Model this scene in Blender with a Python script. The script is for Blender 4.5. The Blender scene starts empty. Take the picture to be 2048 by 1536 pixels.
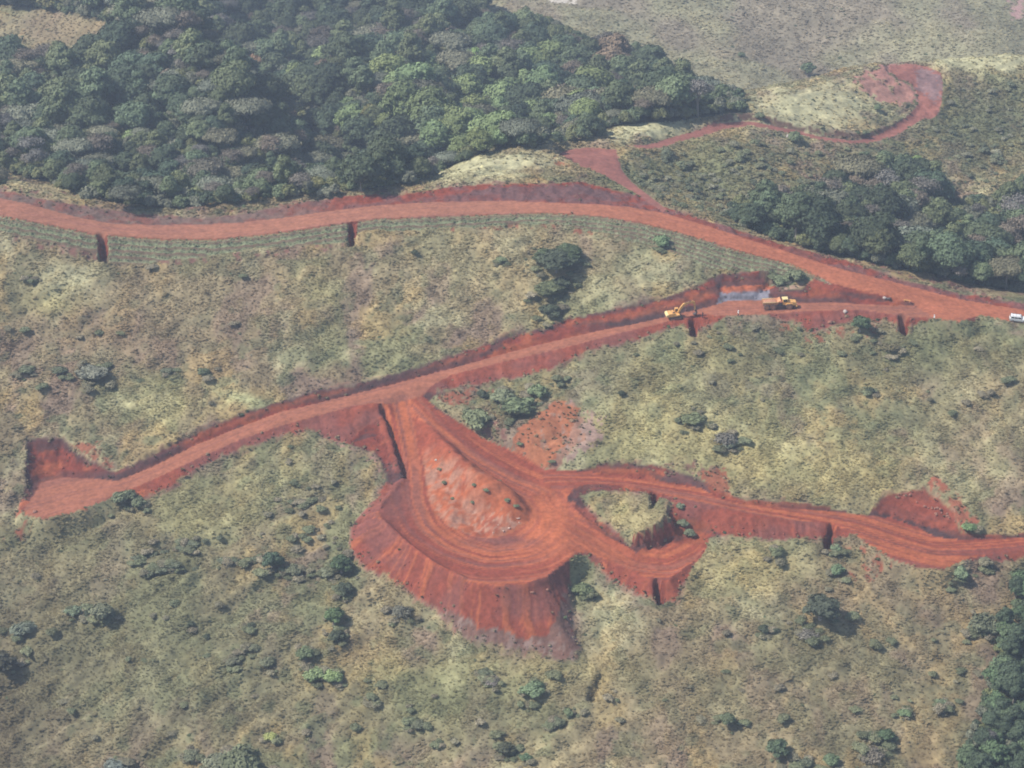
import bpy, bmesh, math, random
import numpy as np
from mathutils import Vector, Matrix

sc = bpy.context.scene
R = math.radians
# ------------------------------------------------------------------ camera
CAMZ = 300.0
PITCH = 27.0
HF = 1024.0 / math.tan(R(14.0))          # focal length in pixels of a 2048 px wide frame
cam_d = bpy.data.cameras.new('camera')
cam = bpy.data.objects.new('camera', cam_d)
sc.collection.objects.link(cam)
cam.location = (0, 0, CAMZ)
cam.rotation_euler = (R(90 - PITCH), 0, 0)
cam_d.sensor_width = 36
cam_d.angle = R(28.0)
cam_d.clip_start = 1
cam_d.clip_end = 6000
sc.camera = cam
# ------------------------------------------------------------------ world and sun
SUN_EL, SUN_AZ = 50.0, 263.0              # azimuth the light comes from, clockwise from +y
w = bpy.data.worlds.new('World')
sc.world = w
w.use_nodes = True
nt = w.node_tree
bg = nt.nodes['Background']
sky = nt.nodes.new('ShaderNodeTexSky')
sky.sky_type = 'NISHITA'
sky.sun_disc = False
sky.sun_elevation = R(SUN_EL)
sky.sun_rotation = R(SUN_AZ)
sky.altitude = 800
sky.air_density = 1.0
sky.dust_density = 2.0
nt.links.new(sky.outputs[0], bg.inputs[0])
bg.inputs[1].default_value = 0.13
sd = bpy.data.lights.new('sun', 'SUN')
sun = bpy.data.objects.new('sun', sd)
sc.collection.objects.link(sun)
sd.energy = 4.6
sd.angle = R(0.6)
sd.color = (1.0, 0.95, 0.88)
sv = Vector((math.sin(R(SUN_AZ)) * math.cos(R(SUN_EL)), math.cos(R(SUN_AZ)) * math.cos(R(SUN_EL)), math.sin(R(SUN_EL))))
sun.rotation_euler = sv.to_track_quat('Z', 'Y').to_euler()
sun.location = (-100, 300, 290)
sc.view_settings.view_transform = 'Standard'
sc.view_settings.look = 'None'
sc.view_settings.exposure = 0.30
sc.view_settings.gamma = 1.0
sc.view_settings.use_curve_mapping = False
sc.render.engine = 'CYCLES'
sc.cycles.max_bounces = 5
sc.cycles.diffuse_bounces = 2
sc.cycles.glossy_bounces = 1
sc.cycles.transmission_bounces = 1
sc.cycles.transparent_max_bounces = 4
sc.cycles.volume_bounces = 0
sc.cycles.pixel_filter_type = 'GAUSSIAN'
sc.cycles.filter_width = 2.1

# ------------------------------------------------------------------ numeric helpers
CP, SP = math.cos(R(PITCH)), math.sin(R(PITCH))

def project(x, y, z):
    """world -> pixel of the 2048 x 1536 frame"""
    dz = z - CAMZ
    depth = y * CP - dz * SP
    up = y * SP + dz * CP
    depth = np.maximum(depth, 1e-3)
    return 1024 + HF * x / depth, 768 - HF * up / depth

def ray(px, py):
    a = (px - 1024) / HF
    b = (768 - py) / HF
    return np.array([a, CP + b * SP, -SP + b * CP])     # depth 1

def pt(px, py, yy):
    d = ray(px, py)
    t = yy / d[1]
    return (d[0] * t, yy, CAMZ + d[2] * t)

def lattice(ix, iy, seed):
    h = (ix.astype(np.int64) * 374761393 + iy.astype(np.int64) * 668265263 + seed * 1442695041) & 0xFFFFFFFF
    h = ((h ^ (h >> 13)) * 1274126177) & 0xFFFFFFFF
    h = (h ^ (h >> 16)) & 0xFFFFFF
    return h / float(0xFFFFFF)

def vnoise(x, y, seed=0):
    ix = np.floor(x); iy = np.floor(y)
    fx = x - ix; fy = y - iy
    fx = fx * fx * (3 - 2 * fx); fy = fy * fy * (3 - 2 * fy)
    a = lattice(ix, iy, seed); b = lattice(ix + 1, iy, seed)
    c = lattice(ix, iy + 1, seed); d = lattice(ix + 1, iy + 1, seed)
    return (a * (1 - fx) + b * fx) * (1 - fy) + (c * (1 - fx) + d * fx) * fy

def fbm(x, y, seed=0, oct=4, gain=0.5):
    s = 0; amp = 1; tot = 0
    for o in range(oct):
        s = s + amp * vnoise(x * 2 ** o + 17.3 * o, y * 2 ** o - 9.1 * o, seed + o * 7)
        tot += amp; amp *= gain
    return s / tot

def smooth(a, b, x):
    t = np.clip((x - a) / (b - a), 0, 1)
    return t * t * (3 - 2 * t)

def inpoly(px, py, poly):
    poly = np.asarray(poly, float)
    x0, y0 = poly.min(0); x1, y1 = poly.max(0)
    res = np.zeros(px.shape, bool)
    m = (px >= x0) & (px <= x1) & (py >= y0) & (py <= y1)
    if not m.any():
        return res
    X = px[m]; Y = py[m]
    r = np.zeros(X.shape, bool)
    n = len(poly)
    for i in range(n):
        ax, ay = poly[i]; bx, by = poly[(i + 1) % n]
        if ay == by:
            continue
        c = ((ay > Y) != (by > Y)) & (X < (bx - ax) * (Y - ay) / (by - ay) + ax)
        r ^= c
    res[m] = r
    return res

# ------------------------------------------------------------------ the lie of the land
ctrl = []
for xx in (-200, -120, -60, 0, 60, 120, 200):
    for yy in (300, 350, 400, 450, 500):
        z = -401.3 + 0.325 * yy
        z += 2.5 * math.sin(xx * 0.021 + 0.6) * (1 if yy < 470 else 0.5)
        if yy <= 400 and xx <= -100: z -= 3.0
        if yy <= 400 and xx >= 120: z -= 3.0
        ctrl.append((xx, yy, z + CAMZ))
vis = [
 (0,410,541),(0,372,558),(200,440,541),(200,400,556),(430,462,538),(430,425,548),(700,431,543),(700,385,556),
 (1000,414,549),(1000,366,561),(1250,427,545),(1330,415,556),(1450,470,537),(1600,520,527),(1750,553,519),(1900,602,512),(2048,625,507),
 (350,420,575),(350,330,645),(350,230,705),(350,140,775),(440,300,655),(450,220,705),(460,150,765),(350,60,880),(350,0,930),
 (600,400,595),(580,325,740),(575,250,800),(545,190,850),(690,330,700),(700,250,735),(700,160,800),(600,100,900),(600,0,960),
 (850,365,585),(850,330,690),(850,240,750),(850,150,810),(850,60,880),(850,0,930),
 (900,342,584),(940,315,593),(1050,288,611),(1000,300,600),(1100,283,618),(1100,260,720),(1100,200,780),(1100,120,835),(1100,60,875),(1100,0,920),
 (1200,330,598),(1200,275,636),(1300,275,640),(1320,243,656),(1300,228,740),(1300,150,830),(1300,100,870),(1300,0,930),
 (1250,350,596),(1350,350,610),(1350,285,650),(1400,400,592),(1400,330,628),
 (1450,300,635),(1450,240,668),(1450,215,760),
 (1400,150,855),(1400,80,890),(1400,0,935),
 (1600,470,570),(1600,430,590),(1600,360,625),(1600,300,655),(1600,264,672),(1600,220,688),(1600,172,710),
 (1600,145,880),(1600,80,920),(1600,0,965),
 (1750,505,572),(1750,420,618),(1750,340,648),(1750,280,676),(1750,200,712),(1750,132,742),(1750,100,915),(1750,0,970),
 (1900,560,563),(1900,480,605),(1900,400,640),(1900,300,682),(1900,200,722),(1900,117,756),(1900,85,925),(1900,0,985),
 (2048,580,558),(2048,500,598),(2048,400,636),(2048,300,680),(2048,200,722),(2048,106,762),(2048,85,930),(2048,0,995),
 (0,330,640),(0,240,720),(0,150,790),(0,105,812),(0,50,835),(0,8,858),(110,105,806),(110,60,830),(110,17,852),(220,70,820),
 (240,30,880),(0,0,960),
]
for a in vis:
    ctrl.append(pt(*a))
ctrl += [(-170, 600, 60), (-90, 610, 52), (-20, 640, 40), (-80, 1200, 60), (200, 1200, 50), (-300, 1200, 60), (400, 1200, 60),
         (-200, 1500, 110), (0, 1500, 105), (300, 1500, 110), (360, 700, 46), (360, 560, 45), (330, 900, -5), (-330, 700, 45), (-330, 560, 80),
         (-200, 900, 20), (-330, 900, 30), (150, 812, 10), (220, 830, 8)]
ctrl = np.array(ctrl)
def _phi(r2):
    return 0.5 * r2 * np.log(r2 + 1e-9)
_P = ctrl[:, :2] / 100.0
_n = len(_P)
_K = _phi(((_P[:, None] - _P[None]) ** 2).sum(2)) + 0.004 * np.eye(_n)
_A = np.zeros((_n + 3, _n + 3))
_A[:_n, :_n] = _K
_A[:_n, _n] = 1; _A[:_n, _n + 1:] = _P
_A[_n, :_n] = 1; _A[_n + 1:, :_n] = _P.T
_W = np.linalg.solve(_A, np.concatenate([ctrl[:, 2], [0, 0, 0]]))

def rbf(x, y):
    x = np.clip(np.asarray(x, float), -380, 420) / 100; y = np.clip(np.asarray(y, float), 290, 1500) / 100
    sh = x.shape
    x = x.ravel(); y = y.ravel()
    out = _W[_n] + _W[_n + 1] * x + _W[_n + 2] * y
    for i in range(_n):
        r2 = (x - _P[i, 0]) ** 2 + (y - _P[i, 1]) ** 2
        out += _W[i] * _phi(r2)
    return out.reshape(sh)

# coarse copy of the land, read bilinearly
BX = np.arange(-400, 441, 3.0); BY = np.arange(280, 1520, 3.0)
BZ = rbf(*np.meshgrid(BX, BY))
def bil(Z, X0, Y0, s, x, y):
    u = np.clip((x - X0) / s, 0, Z.shape[1] - 1.001); v = np.clip((y - Y0) / s, 0, Z.shape[0] - 1.001)
    i = u.astype(int); j = v.astype(int); fu = u - i; fv = v - j
    return (Z[j, i] * (1 - fu) + Z[j, i + 1] * fu) * (1 - fv) + (Z[j + 1, i] * (1 - fu) + Z[j + 1, i + 1] * fu) * fv
def base(x, y):
    x = np.asarray(x, float); y = np.asarray(y, float)
    z = bil(BZ, -400, 280, 3.0, x, y)
    # folds of the wooded valley: a deep ravine between two spurs, and gentler swells beyond
    u = x + 66 + (y - 700) * 0.45
    fold = -19 * np.exp(-(u / 16) ** 2) + 15 * np.exp(-((u + 38) / 20) ** 2) + 8 * np.exp(-((u - 36) / 18) ** 2)
    fold = fold * smooth(650, 700, y) * (1 - smooth(830, 900, y))
    far = smooth(690, 740, y) * (1 - smooth(30, 70, x)) + smooth(830, 880, y) * smooth(30, 70, x)
    fold = fold + far * (fbm(x / 75, y / 75, 9, 2) - 0.5) * 20
    return z + (fbm(x / 38, y / 38, 5, 3) - 0.5) * 2.2 + fold

def unproject(px, py, hf):
    """first hit of the pixel rays with height function hf"""
    px = np.atleast_1d(np.asarray(px, float)); py = np.atleast_1d(np.asarray(py, float))
    d = np.stack([(px - 1024) / HF, CP + (768 - py) / HF * SP, -SP + (768 - py) / HF * CP])
    t = np.full(px.shape, 380.0); lo = t.copy(); done = np.zeros(px.shape, bool); hi = t.copy()
    for k in range(400):
        below = (CAMZ + d[2] * t) < hf(d[0] * t, d[1] * t)
        new = below & ~done
        hi[new] = t[new]; lo[new] = t[new] - 2.5
        done |= below
        if done.all(): break
        t = t + 2.5
    hi[~done] = 1300; lo[~done] = 1299
    for k in range(14):
        mid = (lo + hi) / 2
        b = (CAMZ + d[2] * mid) < hf(d[0] * mid, d[1] * mid)
        hi = np.where(b, mid, hi); lo = np.where(b, lo, mid)
    return d[0] * hi, d[1] * hi, CAMZ + d[2] * hi

# ------------------------------------------------------------------ roads and earthworks, surveyed as lines
SPINES = {
 'main': [(-60,402),(0,413),(100,438),(200,456),(300,463),(430,462),(560,451),(700,431),(850,419),(1000,414),(1120,415),(1250,427),(1350,446),(1450,476),(1600,523),(1700,553),(1800,585),(1900,610),(2048,632),(2110,645)],
 'bench': [(60,1010),(130,985),(234,973),(300,948),(387,905),(473,868),(559,837),(650,809),(750,786),(830,768),(900,742),(1000,716),(1100,692),(1200,664),(1333,639),(1430,620),(1520,614),(1620,614),(1700,612),(1800,618),(1860,618)],
 'left': [(806,800),(818,850),(832,920),(838,1000),(860,1060),(910,1105),(980,1135),(1060,1125),(1110,1080),(1125,1030),(1100,990)],
 'right': [(835,800),(880,850),(960,905),(1040,950),(1090,975)],
 'side': [(1100,962),(1180,958),(1250,962),(1330,977),(1402,993),(1500,1014),(1600,1030),(1700,1046),(1790,1075),(1870,1100),(1950,1096),(2048,1088),(2110,1083)],
 'spur': [(1120,1050),(1200,1090),(1269,1125),(1340,1135),(1385,1108)],
 'upper': [(1329,418),(1270,375),(1220,345),(1180,320)],
 'track': [(1222,292),(1290,289),(1350,284),(1400,262),(1450,247),(1500,243),(1560,256),(1640,275),(1717,283),(1780,268),(1835,235),(1856,205),(1842,165),(1800,140)],
}
DZ = {'left': [-0.3,-1,-1,-0.3,1.0,2.2,3.0,3.0,2.2,0.6,-0.3], 'right': [0,-0.5,-1.2,-1,-0.5], 'spur': [1.6,0.5,-0.6,-0.4,-0.6],
      'side': [-0.3,-1,-1,-.5,0,0,0,0,0,0,0,0,0], 'track': [-0.6]*14, 'upper': [-0.3]*4}
SPX, SPY, SPZ, SPI, SPS, STX, STY = [], [], [], [], [], [], []
for si, (nm, pl) in enumerate(SPINES.items()):
    pl = np.array(pl, float)
    seg = np.hypot(*np.diff(pl, axis=0).T); cum = np.concatenate([[0], np.cumsum(seg)])
    q = np.arange(0, cum[-1], 6.0)
    qx = np.interp(q, cum, pl[:, 0]); qy = np.interp(q, cum, pl[:, 1])
    x, y, z = unproject(qx, qy, base)
    kk = np.ones(5) / 5
    pad = lambda a: np.convolve(np.concatenate([[a[0]] * 2, a, [a[-1]] * 2]), kk, 'valid')
    x = pad(x); y = pad(y)
    kz = 21 if len(z) > 30 else 9
    zz = np.concatenate([[z[0]] * (kz // 2), z, [z[-1]] * (kz // 2)])
    z = np.convolve(zz, np.ones(kz) / kz, 'valid')
    if nm in DZ:
        z = z + np.interp(q, cum, DZ[nm])
    s = np.concatenate([[0], np.cumsum(np.hypot(np.diff(x), np.diff(y)))])
    SPX.append(x); SPY.append(y); SPZ.append(z); SPI.append(np.full(len(x), si)); SPS.append(s)
    tx = np.gradient(x); ty = np.gradient(y); L = np.hypot(tx, ty)
    STX.append(tx / L); STY.append(ty / L)
SPX, SPY, SPZ, SPI, SPS, STX, STY = [np.concatenate(a) for a in (SPX, SPY, SPZ, SPI, SPS, STX, STY)]

def zflat(x, y, pw=2.0):
    x = np.asarray(x, float); sh = x.shape
    x = x.ravel(); y = np.asarray(y, float).ravel()
    out = np.empty(x.shape)
    for c in range(0, len(x), 20000):
        d2 = (x[c:c + 20000, None] - SPX) ** 2 + (y[c:c + 20000, None] - SPY) ** 2 + 4.0
        wgt = d2 ** (-pw)
        out[c:c + 20000] = (wgt * SPZ).sum(1) / wgt.sum(1)
    return out.reshape(sh)

FLATS = {
 'main': [(-60,385),(0,397),(50,407),(100,420),(165,437),(220,447),(300,450),(400,450),(480,446),(560,437),(650,424),(740,413),(760,411),(850,405),(1000,402),(1120,406),(1200,409),(1260,414),(1335,428),(1400,447),(1453,464),(1573,503),(1665,533),(1811,571),(1921,599),(2048,620),(2110,634),
          (2110,660),(2048,644),(2018,641),(1961,630),(1920,640),(1865,633),(1830,612),(1826,606),(1767,591),(1665,569),(1620,543),(1592,529),(1520,511),(1480,500),(1400,476),(1348,461),(1300,448),(1200,431),(1100,424),(1000,426),(900,430),(800,434),(735,437),(700,443),(650,449),(600,457),(520,467),(430,476),(330,476),(240,470),(190,466),(150,458),(60,440),(0,429),(-60,415)],
 'bench': [(82,966),(100,960),(129,954),(185,958),(234,963),(301,933),(387,890),(473,855),(559,823),(700,789),(795,765),(869,744),(1001,708),(1080,687),(1197,660),(1333,634),(1431,612),(1456,604),(1520,602),(1596,607),(1700,606),(1740,609),(1800,611),(1829,613),(1870,618),
           (1870,634),(1811,631),(1738,620),(1700,618),(1600,622),(1505,628),(1434,630),(1403,627),(1337,642),(1236,666),(1119,697),(1001,724),(900,750),(868,768),(847,791),(800,805),(761,808),(748,806),(700,813),(559,851),(473,881),(387,920),(301,961),(241,984),(215,997),(142,1023),(86,1035),(43,1026),(54,1010)],
 'loop': [(748,800),(761,808),(783,861),(802,920),(812,947),(810,959),(797,974),(756,1021),(745,1034),(758,1037),(816,1092),(875,1135),(933,1162),(992,1174),(1051,1170),(1090,1158),(1125,1131),(1160,1105),(1180,1105),(1226,1125),(1285,1150),(1332,1164),(1387,1125),(1412,1095),(1375,1088),(1338,1084),(1332,1094),(1269,1105),(1207,1072),(1168,1041),(1140,1013),(1135,996),(1144,978),(1176,968),(1246,970),(1305,982),(1348,994),(1402,1006),(1457,1019),(1453,1026),(1557,1038),(1648,1044),(1697,1058),(1732,1084),(1784,1115),(1836,1131),(1889,1134),(1941,1113),(2048,1099),(2110,1092),
          (2110,1074),(2048,1078),(1924,1082),(1871,1075),(1836,1056),(1784,1038),(1732,1033),(1592,1019),(1475,1008),(1446,1000),(1402,978),(1324,967),(1246,955),(1183,947),(1090,941),(1051,916),(972,881),(914,843),(871,818),(847,791),(868,768),(800,770)],
 'upper': [(1112,318),(1120,306),(1145,299),(1180,296),(1232,300),(1244,338),(1262,362),(1300,392),(1335,420),(1325,424),(1283,396),(1230,370),(1170,353),(1132,340),(1118,330)],
 'hilltop': [(1780,130),(1815,127),(1855,134),(1882,148),(1886,169),(1884,200),(1878,225),(1866,235),(1835,240),(1838,200),(1824,170),(1795,158),(1778,146)],
}
ISLAND = [(824,832),(836,877),(847,935),(855,994),(867,1021),(894,1049),(933,1068),(984,1078),(1022,1068),(1056,1047),(1062,1021),(1047,998),(1012,974),(972,951),(933,920),(902,885),(863,853)]
TRIANGLE = [(1164,992),(1187,984),(1246,984),(1301,992),(1340,1010),(1330,1037),(1338,1055),(1271,1102),(1223,1053),(1183,1021)]
DIST = {
 'far_bank': [(-60,362),(0,375),(35,385),(100,400),(193,414),(281,427),(404,434),(457,429),(527,417),(598,404),(650,397),(700,389),(812,387),(896,373),(966,367),(1118,366),(1160,362),(1213,373),(1283,390),(1329,413),(1400,437),(1453,452),(1573,491),(1700,522),(1811,559),(1921,586),(2048,606),(2110,618),
              (2048,632),(1900,610),(1700,553),(1450,476),(1250,427),(1000,414),(700,431),(430,462),(200,456),(0,413)],
 'terrace': [(-60,450),(0,464),(86,484),(193,507),(215,525),(279,529),(387,516),(516,497),(688,486),(724,466),(826,459),(966,455),(1023,448),(1118,450),(1177,461),(1248,478),(1348,506),(1428,538),(1500,540),(1563,570),(1621,560),(1665,569),(1600,523),(1450,476),(1250,427),(1000,414),(700,431),(430,462),(200,456),(0,413)],
 'bench': [(26,1029),(54,1001),(52,958),(47,886),(52,873),(125,870),(159,907),(232,942),(275,922),(365,875),(464,832),(559,802),(619,782),(700,768),(728,759),(818,737),(900,709),(1001,675),(1099,650),(1130,636),(1197,623),(1275,609),(1358,583),(1403,564),(1428,550),(1440,544),(1501,544),(1540,538),(1555,561),(1567,579),(1600,577),(1621,560),(1665,560),(1767,585),(1826,600),(1870,610),
           (1961,628),(1947,650),(1905,657),(1871,652),(1830,653),(1808,666),(1775,646),(1702,646),(1665,657),(1629,665),(1608,671),(1600,653),(1567,645),(1526,635),(1465,634),(1436,645),(1385,667),(1362,653),(1321,665),(1280,682),(1236,693),(1177,705),(1099,744),(1001,765),(923,777),(861,792),(840,830),(780,880),(750,908),(703,894),(660,884),(623,864),(559,877),(494,898),(430,922),(387,946),(344,978),(275,1008),(262,990),(241,988),(215,1002),(142,1028),(86,1040)],
 'loop': [(740,800),(750,908),(771,959),(750,994),(703,1048),(699,1063),(697,1101),(727,1140),(783,1167),(831,1202),(873,1230),(915,1276),(981,1300),(1051,1311),(1121,1326),(1149,1326),(1165,1297),(1149,1272),(1149,1195),(1137,1164),(1142,1143),(1170,1124),(1187,1133),(1222,1164),(1278,1195),(1313,1206),(1355,1207),(1383,1138),(1412,1096),(1418,1072),(1487,1078),(1557,1082),(1645,1082),(1655,1096),(1679,1080),(1704,1073),(1746,1098),(1802,1122),(1843,1139),(1892,1139),(1924,1131),(1976,1127),(2048,1122),(2110,1117),
          (2110,1055),(2048,1065),(1924,1063),(1921,1048),(1899,1011),(1848,975),(1771,986),(1735,1022),(1647,1009),(1556,1000),(1461,993),(1402,955),(1324,927),(1246,922),(1160,924),(1090,932),(1051,906),(972,872),(914,834),(871,808),(847,787),(820,780)],
}
# ------------------------------------------------------------------ one sheet of ground
def grow(a, step, end, f=1.12, cap=80):
    out = []
    while a < end:
        a += step; step = min(step * f, cap); out.append(a)
    return out
gx = list(np.arange(-172, 172.01, 0.5)) + list(np.arange(172.7, 235, 0.7))
gx = [-v for v in reversed(grow(172, 0.9, 900, 1.1))] + gx
gx = gx + grow(gx[-1], 1.0, 900, 1.1)
gy = list(np.arange(340, 620, 0.5)) + list(np.arange(620, 780, 0.65)) + list(np.arange(780, 1040, 2.0))
gy = [340 - (v - 340) for v in reversed(grow(340, 1.0, 780, 1.12))] + gy
gy = gy + grow(gy[-1], 3, 1800, 1.12)
GX = np.array(gx); GY = np.array(gy)
NX, NY = len(GX), len(GY)
X, Y = np.meshgrid(GX, GY)
ZB = base(X, Y)
print('grid', NX, NY, NX * NY)
near = (Y < 640) & (Y > 340) & (np.abs(X) < 200)
workreg = (Y > 340) & (Y < 790) & (np.abs(X) < 240)
PXb, PYb = project(X, Y, ZB)
ZF = np.full(X.shape, 0.0)
ZF[workreg] = zflat(X[workreg], Y[workreg])
PXf, PYf = project(X, Y, ZF)
# distance to the nearest spine (only close in)
flat = np.zeros(X.shape, np.int8)
island = inpoly(PXf, PYf, ISLAND) & near
tri = inpoly(PXb, PYb, TRIANGLE) & near
for k, nm in enumerate(('main', 'bench', 'loop', 'upper', 'hilltop')):
    reg = near if k < 3 else ((Y > 575) & (Y < 640) & workreg if k == 3 else (Y > 690) & (Y < 770) & workreg)
    m = inpoly(PXf, PYf, FLATS[nm]) & reg
    if nm == 'upper': m = inpoly(PXf, PYf, FLATS[nm]) & (Y > 550) & (Y < 650) & workreg
    if nm == 'loop': m &= ~island & ~tri
    flat[m & (flat == 0)] = k + 1
m = (flat == 0) & (Y > 630) & (Y < 770) & workreg & (X > 20)
idx = np.where(m)
tr = SPI == 7
dmin = np.full(len(idx[0]), 1e9)
for c in range(0, len(idx[0]), 20000):
    a = slice(c, c + 20000)
    dd = (X[idx][a][:, None] - SPX[tr]) ** 2 + (Y[idx][a][:, None] - SPY[tr]) ** 2
    i = dd.argmin(1)
    s = SPS[tr][i]
    wd = np.interp(s, [0, 60, 100, 160, 200], [2.0, 2.6, 1.6, 2.6, 3.6])
    dmin[a] = np.sqrt(dd.min(1)) - wd
mm = dmin < 0
flat[idx[0][mm], idx[1][mm]] = 6
dist = np.zeros(X.shape, np.int8)
for k, nm in enumerate(('far_bank', 'terrace', 'bench', 'loop')):
    m = inpoly(PXb, PYb, DIST[nm]) & near
    if nm == 'far_bank': m &= Y < 572
    dist[m & (dist == 0)] = k + 1
dist[tri] = 0
# widen by two metres round every flat so that no cliff appears
f = flat > 0
g = f.copy()
for k in range(4):
    g[1:] |= g[:-1].copy(); g[:-1] |= g[1:].copy(); g[:, 1:] |= g[:, :-1].copy(); g[:, :-1] |= g[:, 1:].copy()
unk = (g | (dist > 0) | island) & ~f
nat = ~unk & ~f

def jfa(seed):
    """index of the nearest seed cell for every cell"""
    N0 = np.where(seed.ravel(), np.arange(seed.size), -1).reshape(seed.shape)
    best = N0.copy()
    xf = X.ravel(); yf = Y.ravel()
    bd = np.where(best >= 0, 0.0, 1e18)
    for step in (64, 32, 16, 8, 4, 2, 1, 1):
        for dj in (-step, 0, step):
            for di in (-step, 0, step):
                if dj == 0 and di == 0: continue
                js = slice(max(0, dj), NY + min(0, dj)); jt = slice(max(0, -dj), NY + min(0, -dj))
                is_ = slice(max(0, di), NX + min(0, di)); it = slice(max(0, -di), NX + min(0, -di))
                cand = best[js, is_]
                ok = cand >= 0
                cc = np.where(ok, cand, 0)
                d = np.where(ok, (xf[cc] - X[jt, it]) ** 2 + (yf[cc] - Y[jt, it]) ** 2, 1e18)
                b = bd[jt, it]
                up = d < b
                b[up] = d[up]; bd[jt, it] = b
                t = best[jt, it]; t[up] = cand[up]; best[jt, it] = t
    return best, np.sqrt(bd)
nf, df = jfa(f)
nn, dn = jfa(nat)
zf_ = ZF.ravel()[np.maximum(nf, 0)]
zb_ = ZB.ravel()[np.maximum(nn, 0)]
Z = ZB.copy()
Z[f] = ZF[f]
t = df / (df + dn + 1e-6)
Z[unk] = (zf_ * (1 - t) + zb_ * t)[unk]
# steep walls: left end pad, the corner of the grass triangle, the benches of the borrow pit
wall = unk & (PXb < 175) & (PYb > 862) & (PYb < 1040) & (Y < 560)
Z[wall] = (zf_ * (1 - t ** 2.2) + zb_ * t ** 2.2)[wall]
cx_, cy_, cz_ = [float(v[0]) for v in unproject(1325, 1052, base)]
rise = 2.1 * np.exp(-(((X - cx_) ** 2 + (Y - cy_) ** 2) / 81.0)) * near
triw = inpoly(PXb, PYb, [(1262,1085),(1330,1040),(1344,1052),(1340,1100),(1266,1112)]) & near
tt_ = smooth(.35, .6, t)
Z[unk & triw] = (zf_ * (1 - tt_) + (zb_ + rise) * tt_)[unk & triw]
Z[tri] += rise[tri]
pitr = unk & inpoly(PXb, PYb, [(1426,548),(1440,540),(1545,536),(1560,560),(1562,606),(1428,614)]) & near
tp = np.interp(t, [0, .06, .36, .60, .66, 1], [0, .1, .5, .54, .62, 1])
Z[pitr] = (zf_ * (1 - tp) + zb_ * tp)[pitr]
keep = wall | (unk & triw) | pitr
# island: a spoil mound with its crest towards the right hand leg
def line_dist(pts, hf=None, ext=14.0, mask=None):
    pts = np.array(pts, float)
    seg = np.hypot(*np.diff(pts, axis=0).T); cum = np.concatenate([[0], np.cumsum(seg)])
    q = np.arange(0, cum[-1] + 2, 3.0)
    lx, ly, lz = unproject(np.interp(q, cum, pts[:, 0]), np.interp(q, cum, pts[:, 1]), hf)
    m = (X > lx.min() - ext) & (X < lx.max() + ext) & (Y > ly.min() - ext) & (Y < ly.max() + ext)
    D = np.full(X.shape, 1e3); S = np.zeros(X.shape)
    dd = (X[m][:, None] - lx) ** 2 + (Y[m][:, None] - ly) ** 2
    i = dd.argmin(1)
    D[m] = np.sqrt(dd[np.arange(len(i)), i]); S[m] = i / max(1, len(lx) - 1)
    return D, S
def gridh(x, y):
    i = np.clip(np.searchsorted(GX, x) - 1, 0, NX - 2); j = np.clip(np.searchsorted(GY, y) - 1, 0, NY - 2)
    fu = np.clip((x - GX[i]) / (GX[i + 1] - GX[i]), 0, 1); fv = np.clip((y - GY[j]) / (GY[j + 1] - GY[j]), 0, 1)
    return (Z[j, i] * (1 - fu) + Z[j, i + 1] * fu) * (1 - fv) + (Z[j + 1, i] * (1 - fu) + Z[j + 1, i + 1] * fu) * fv
tipf = smooth(865, 925, PYb)
hz = smooth(0, 5.0, df) * 1.6 * tipf
D, S = line_dist([(880,880),(915,908),(950,945),(1000,985),(1038,1010)], gridh)
Z[island] = (Z + hz + (.5 + 1.3 * tipf) * np.exp(-(D / 4.0) ** 2) * smooth(0, 2, df))[island]
# soften creases in the disturbed ground
for k in range(9):
    Zs = Z.copy()
    Zs[1:-1, 1:-1] = (Z[:-2, 1:-1] + Z[2:, 1:-1] + Z[1:-1, :-2] + Z[1:-1, 2:]) / 4
    sm_ = unk & ~keep
    Z[sm_] = Zs[sm_] * 0.8 + Z[sm_] * 0.2
for k in range(5):
    Zs = Z.copy()
    Zs[1:-1, 1:-1] = (Z[:-2, 1:-1] + Z[2:, 1:-1] + Z[1:-1, :-2] + Z[1:-1, 2:]) / 4
    Z[f] = Zs[f]
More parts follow.
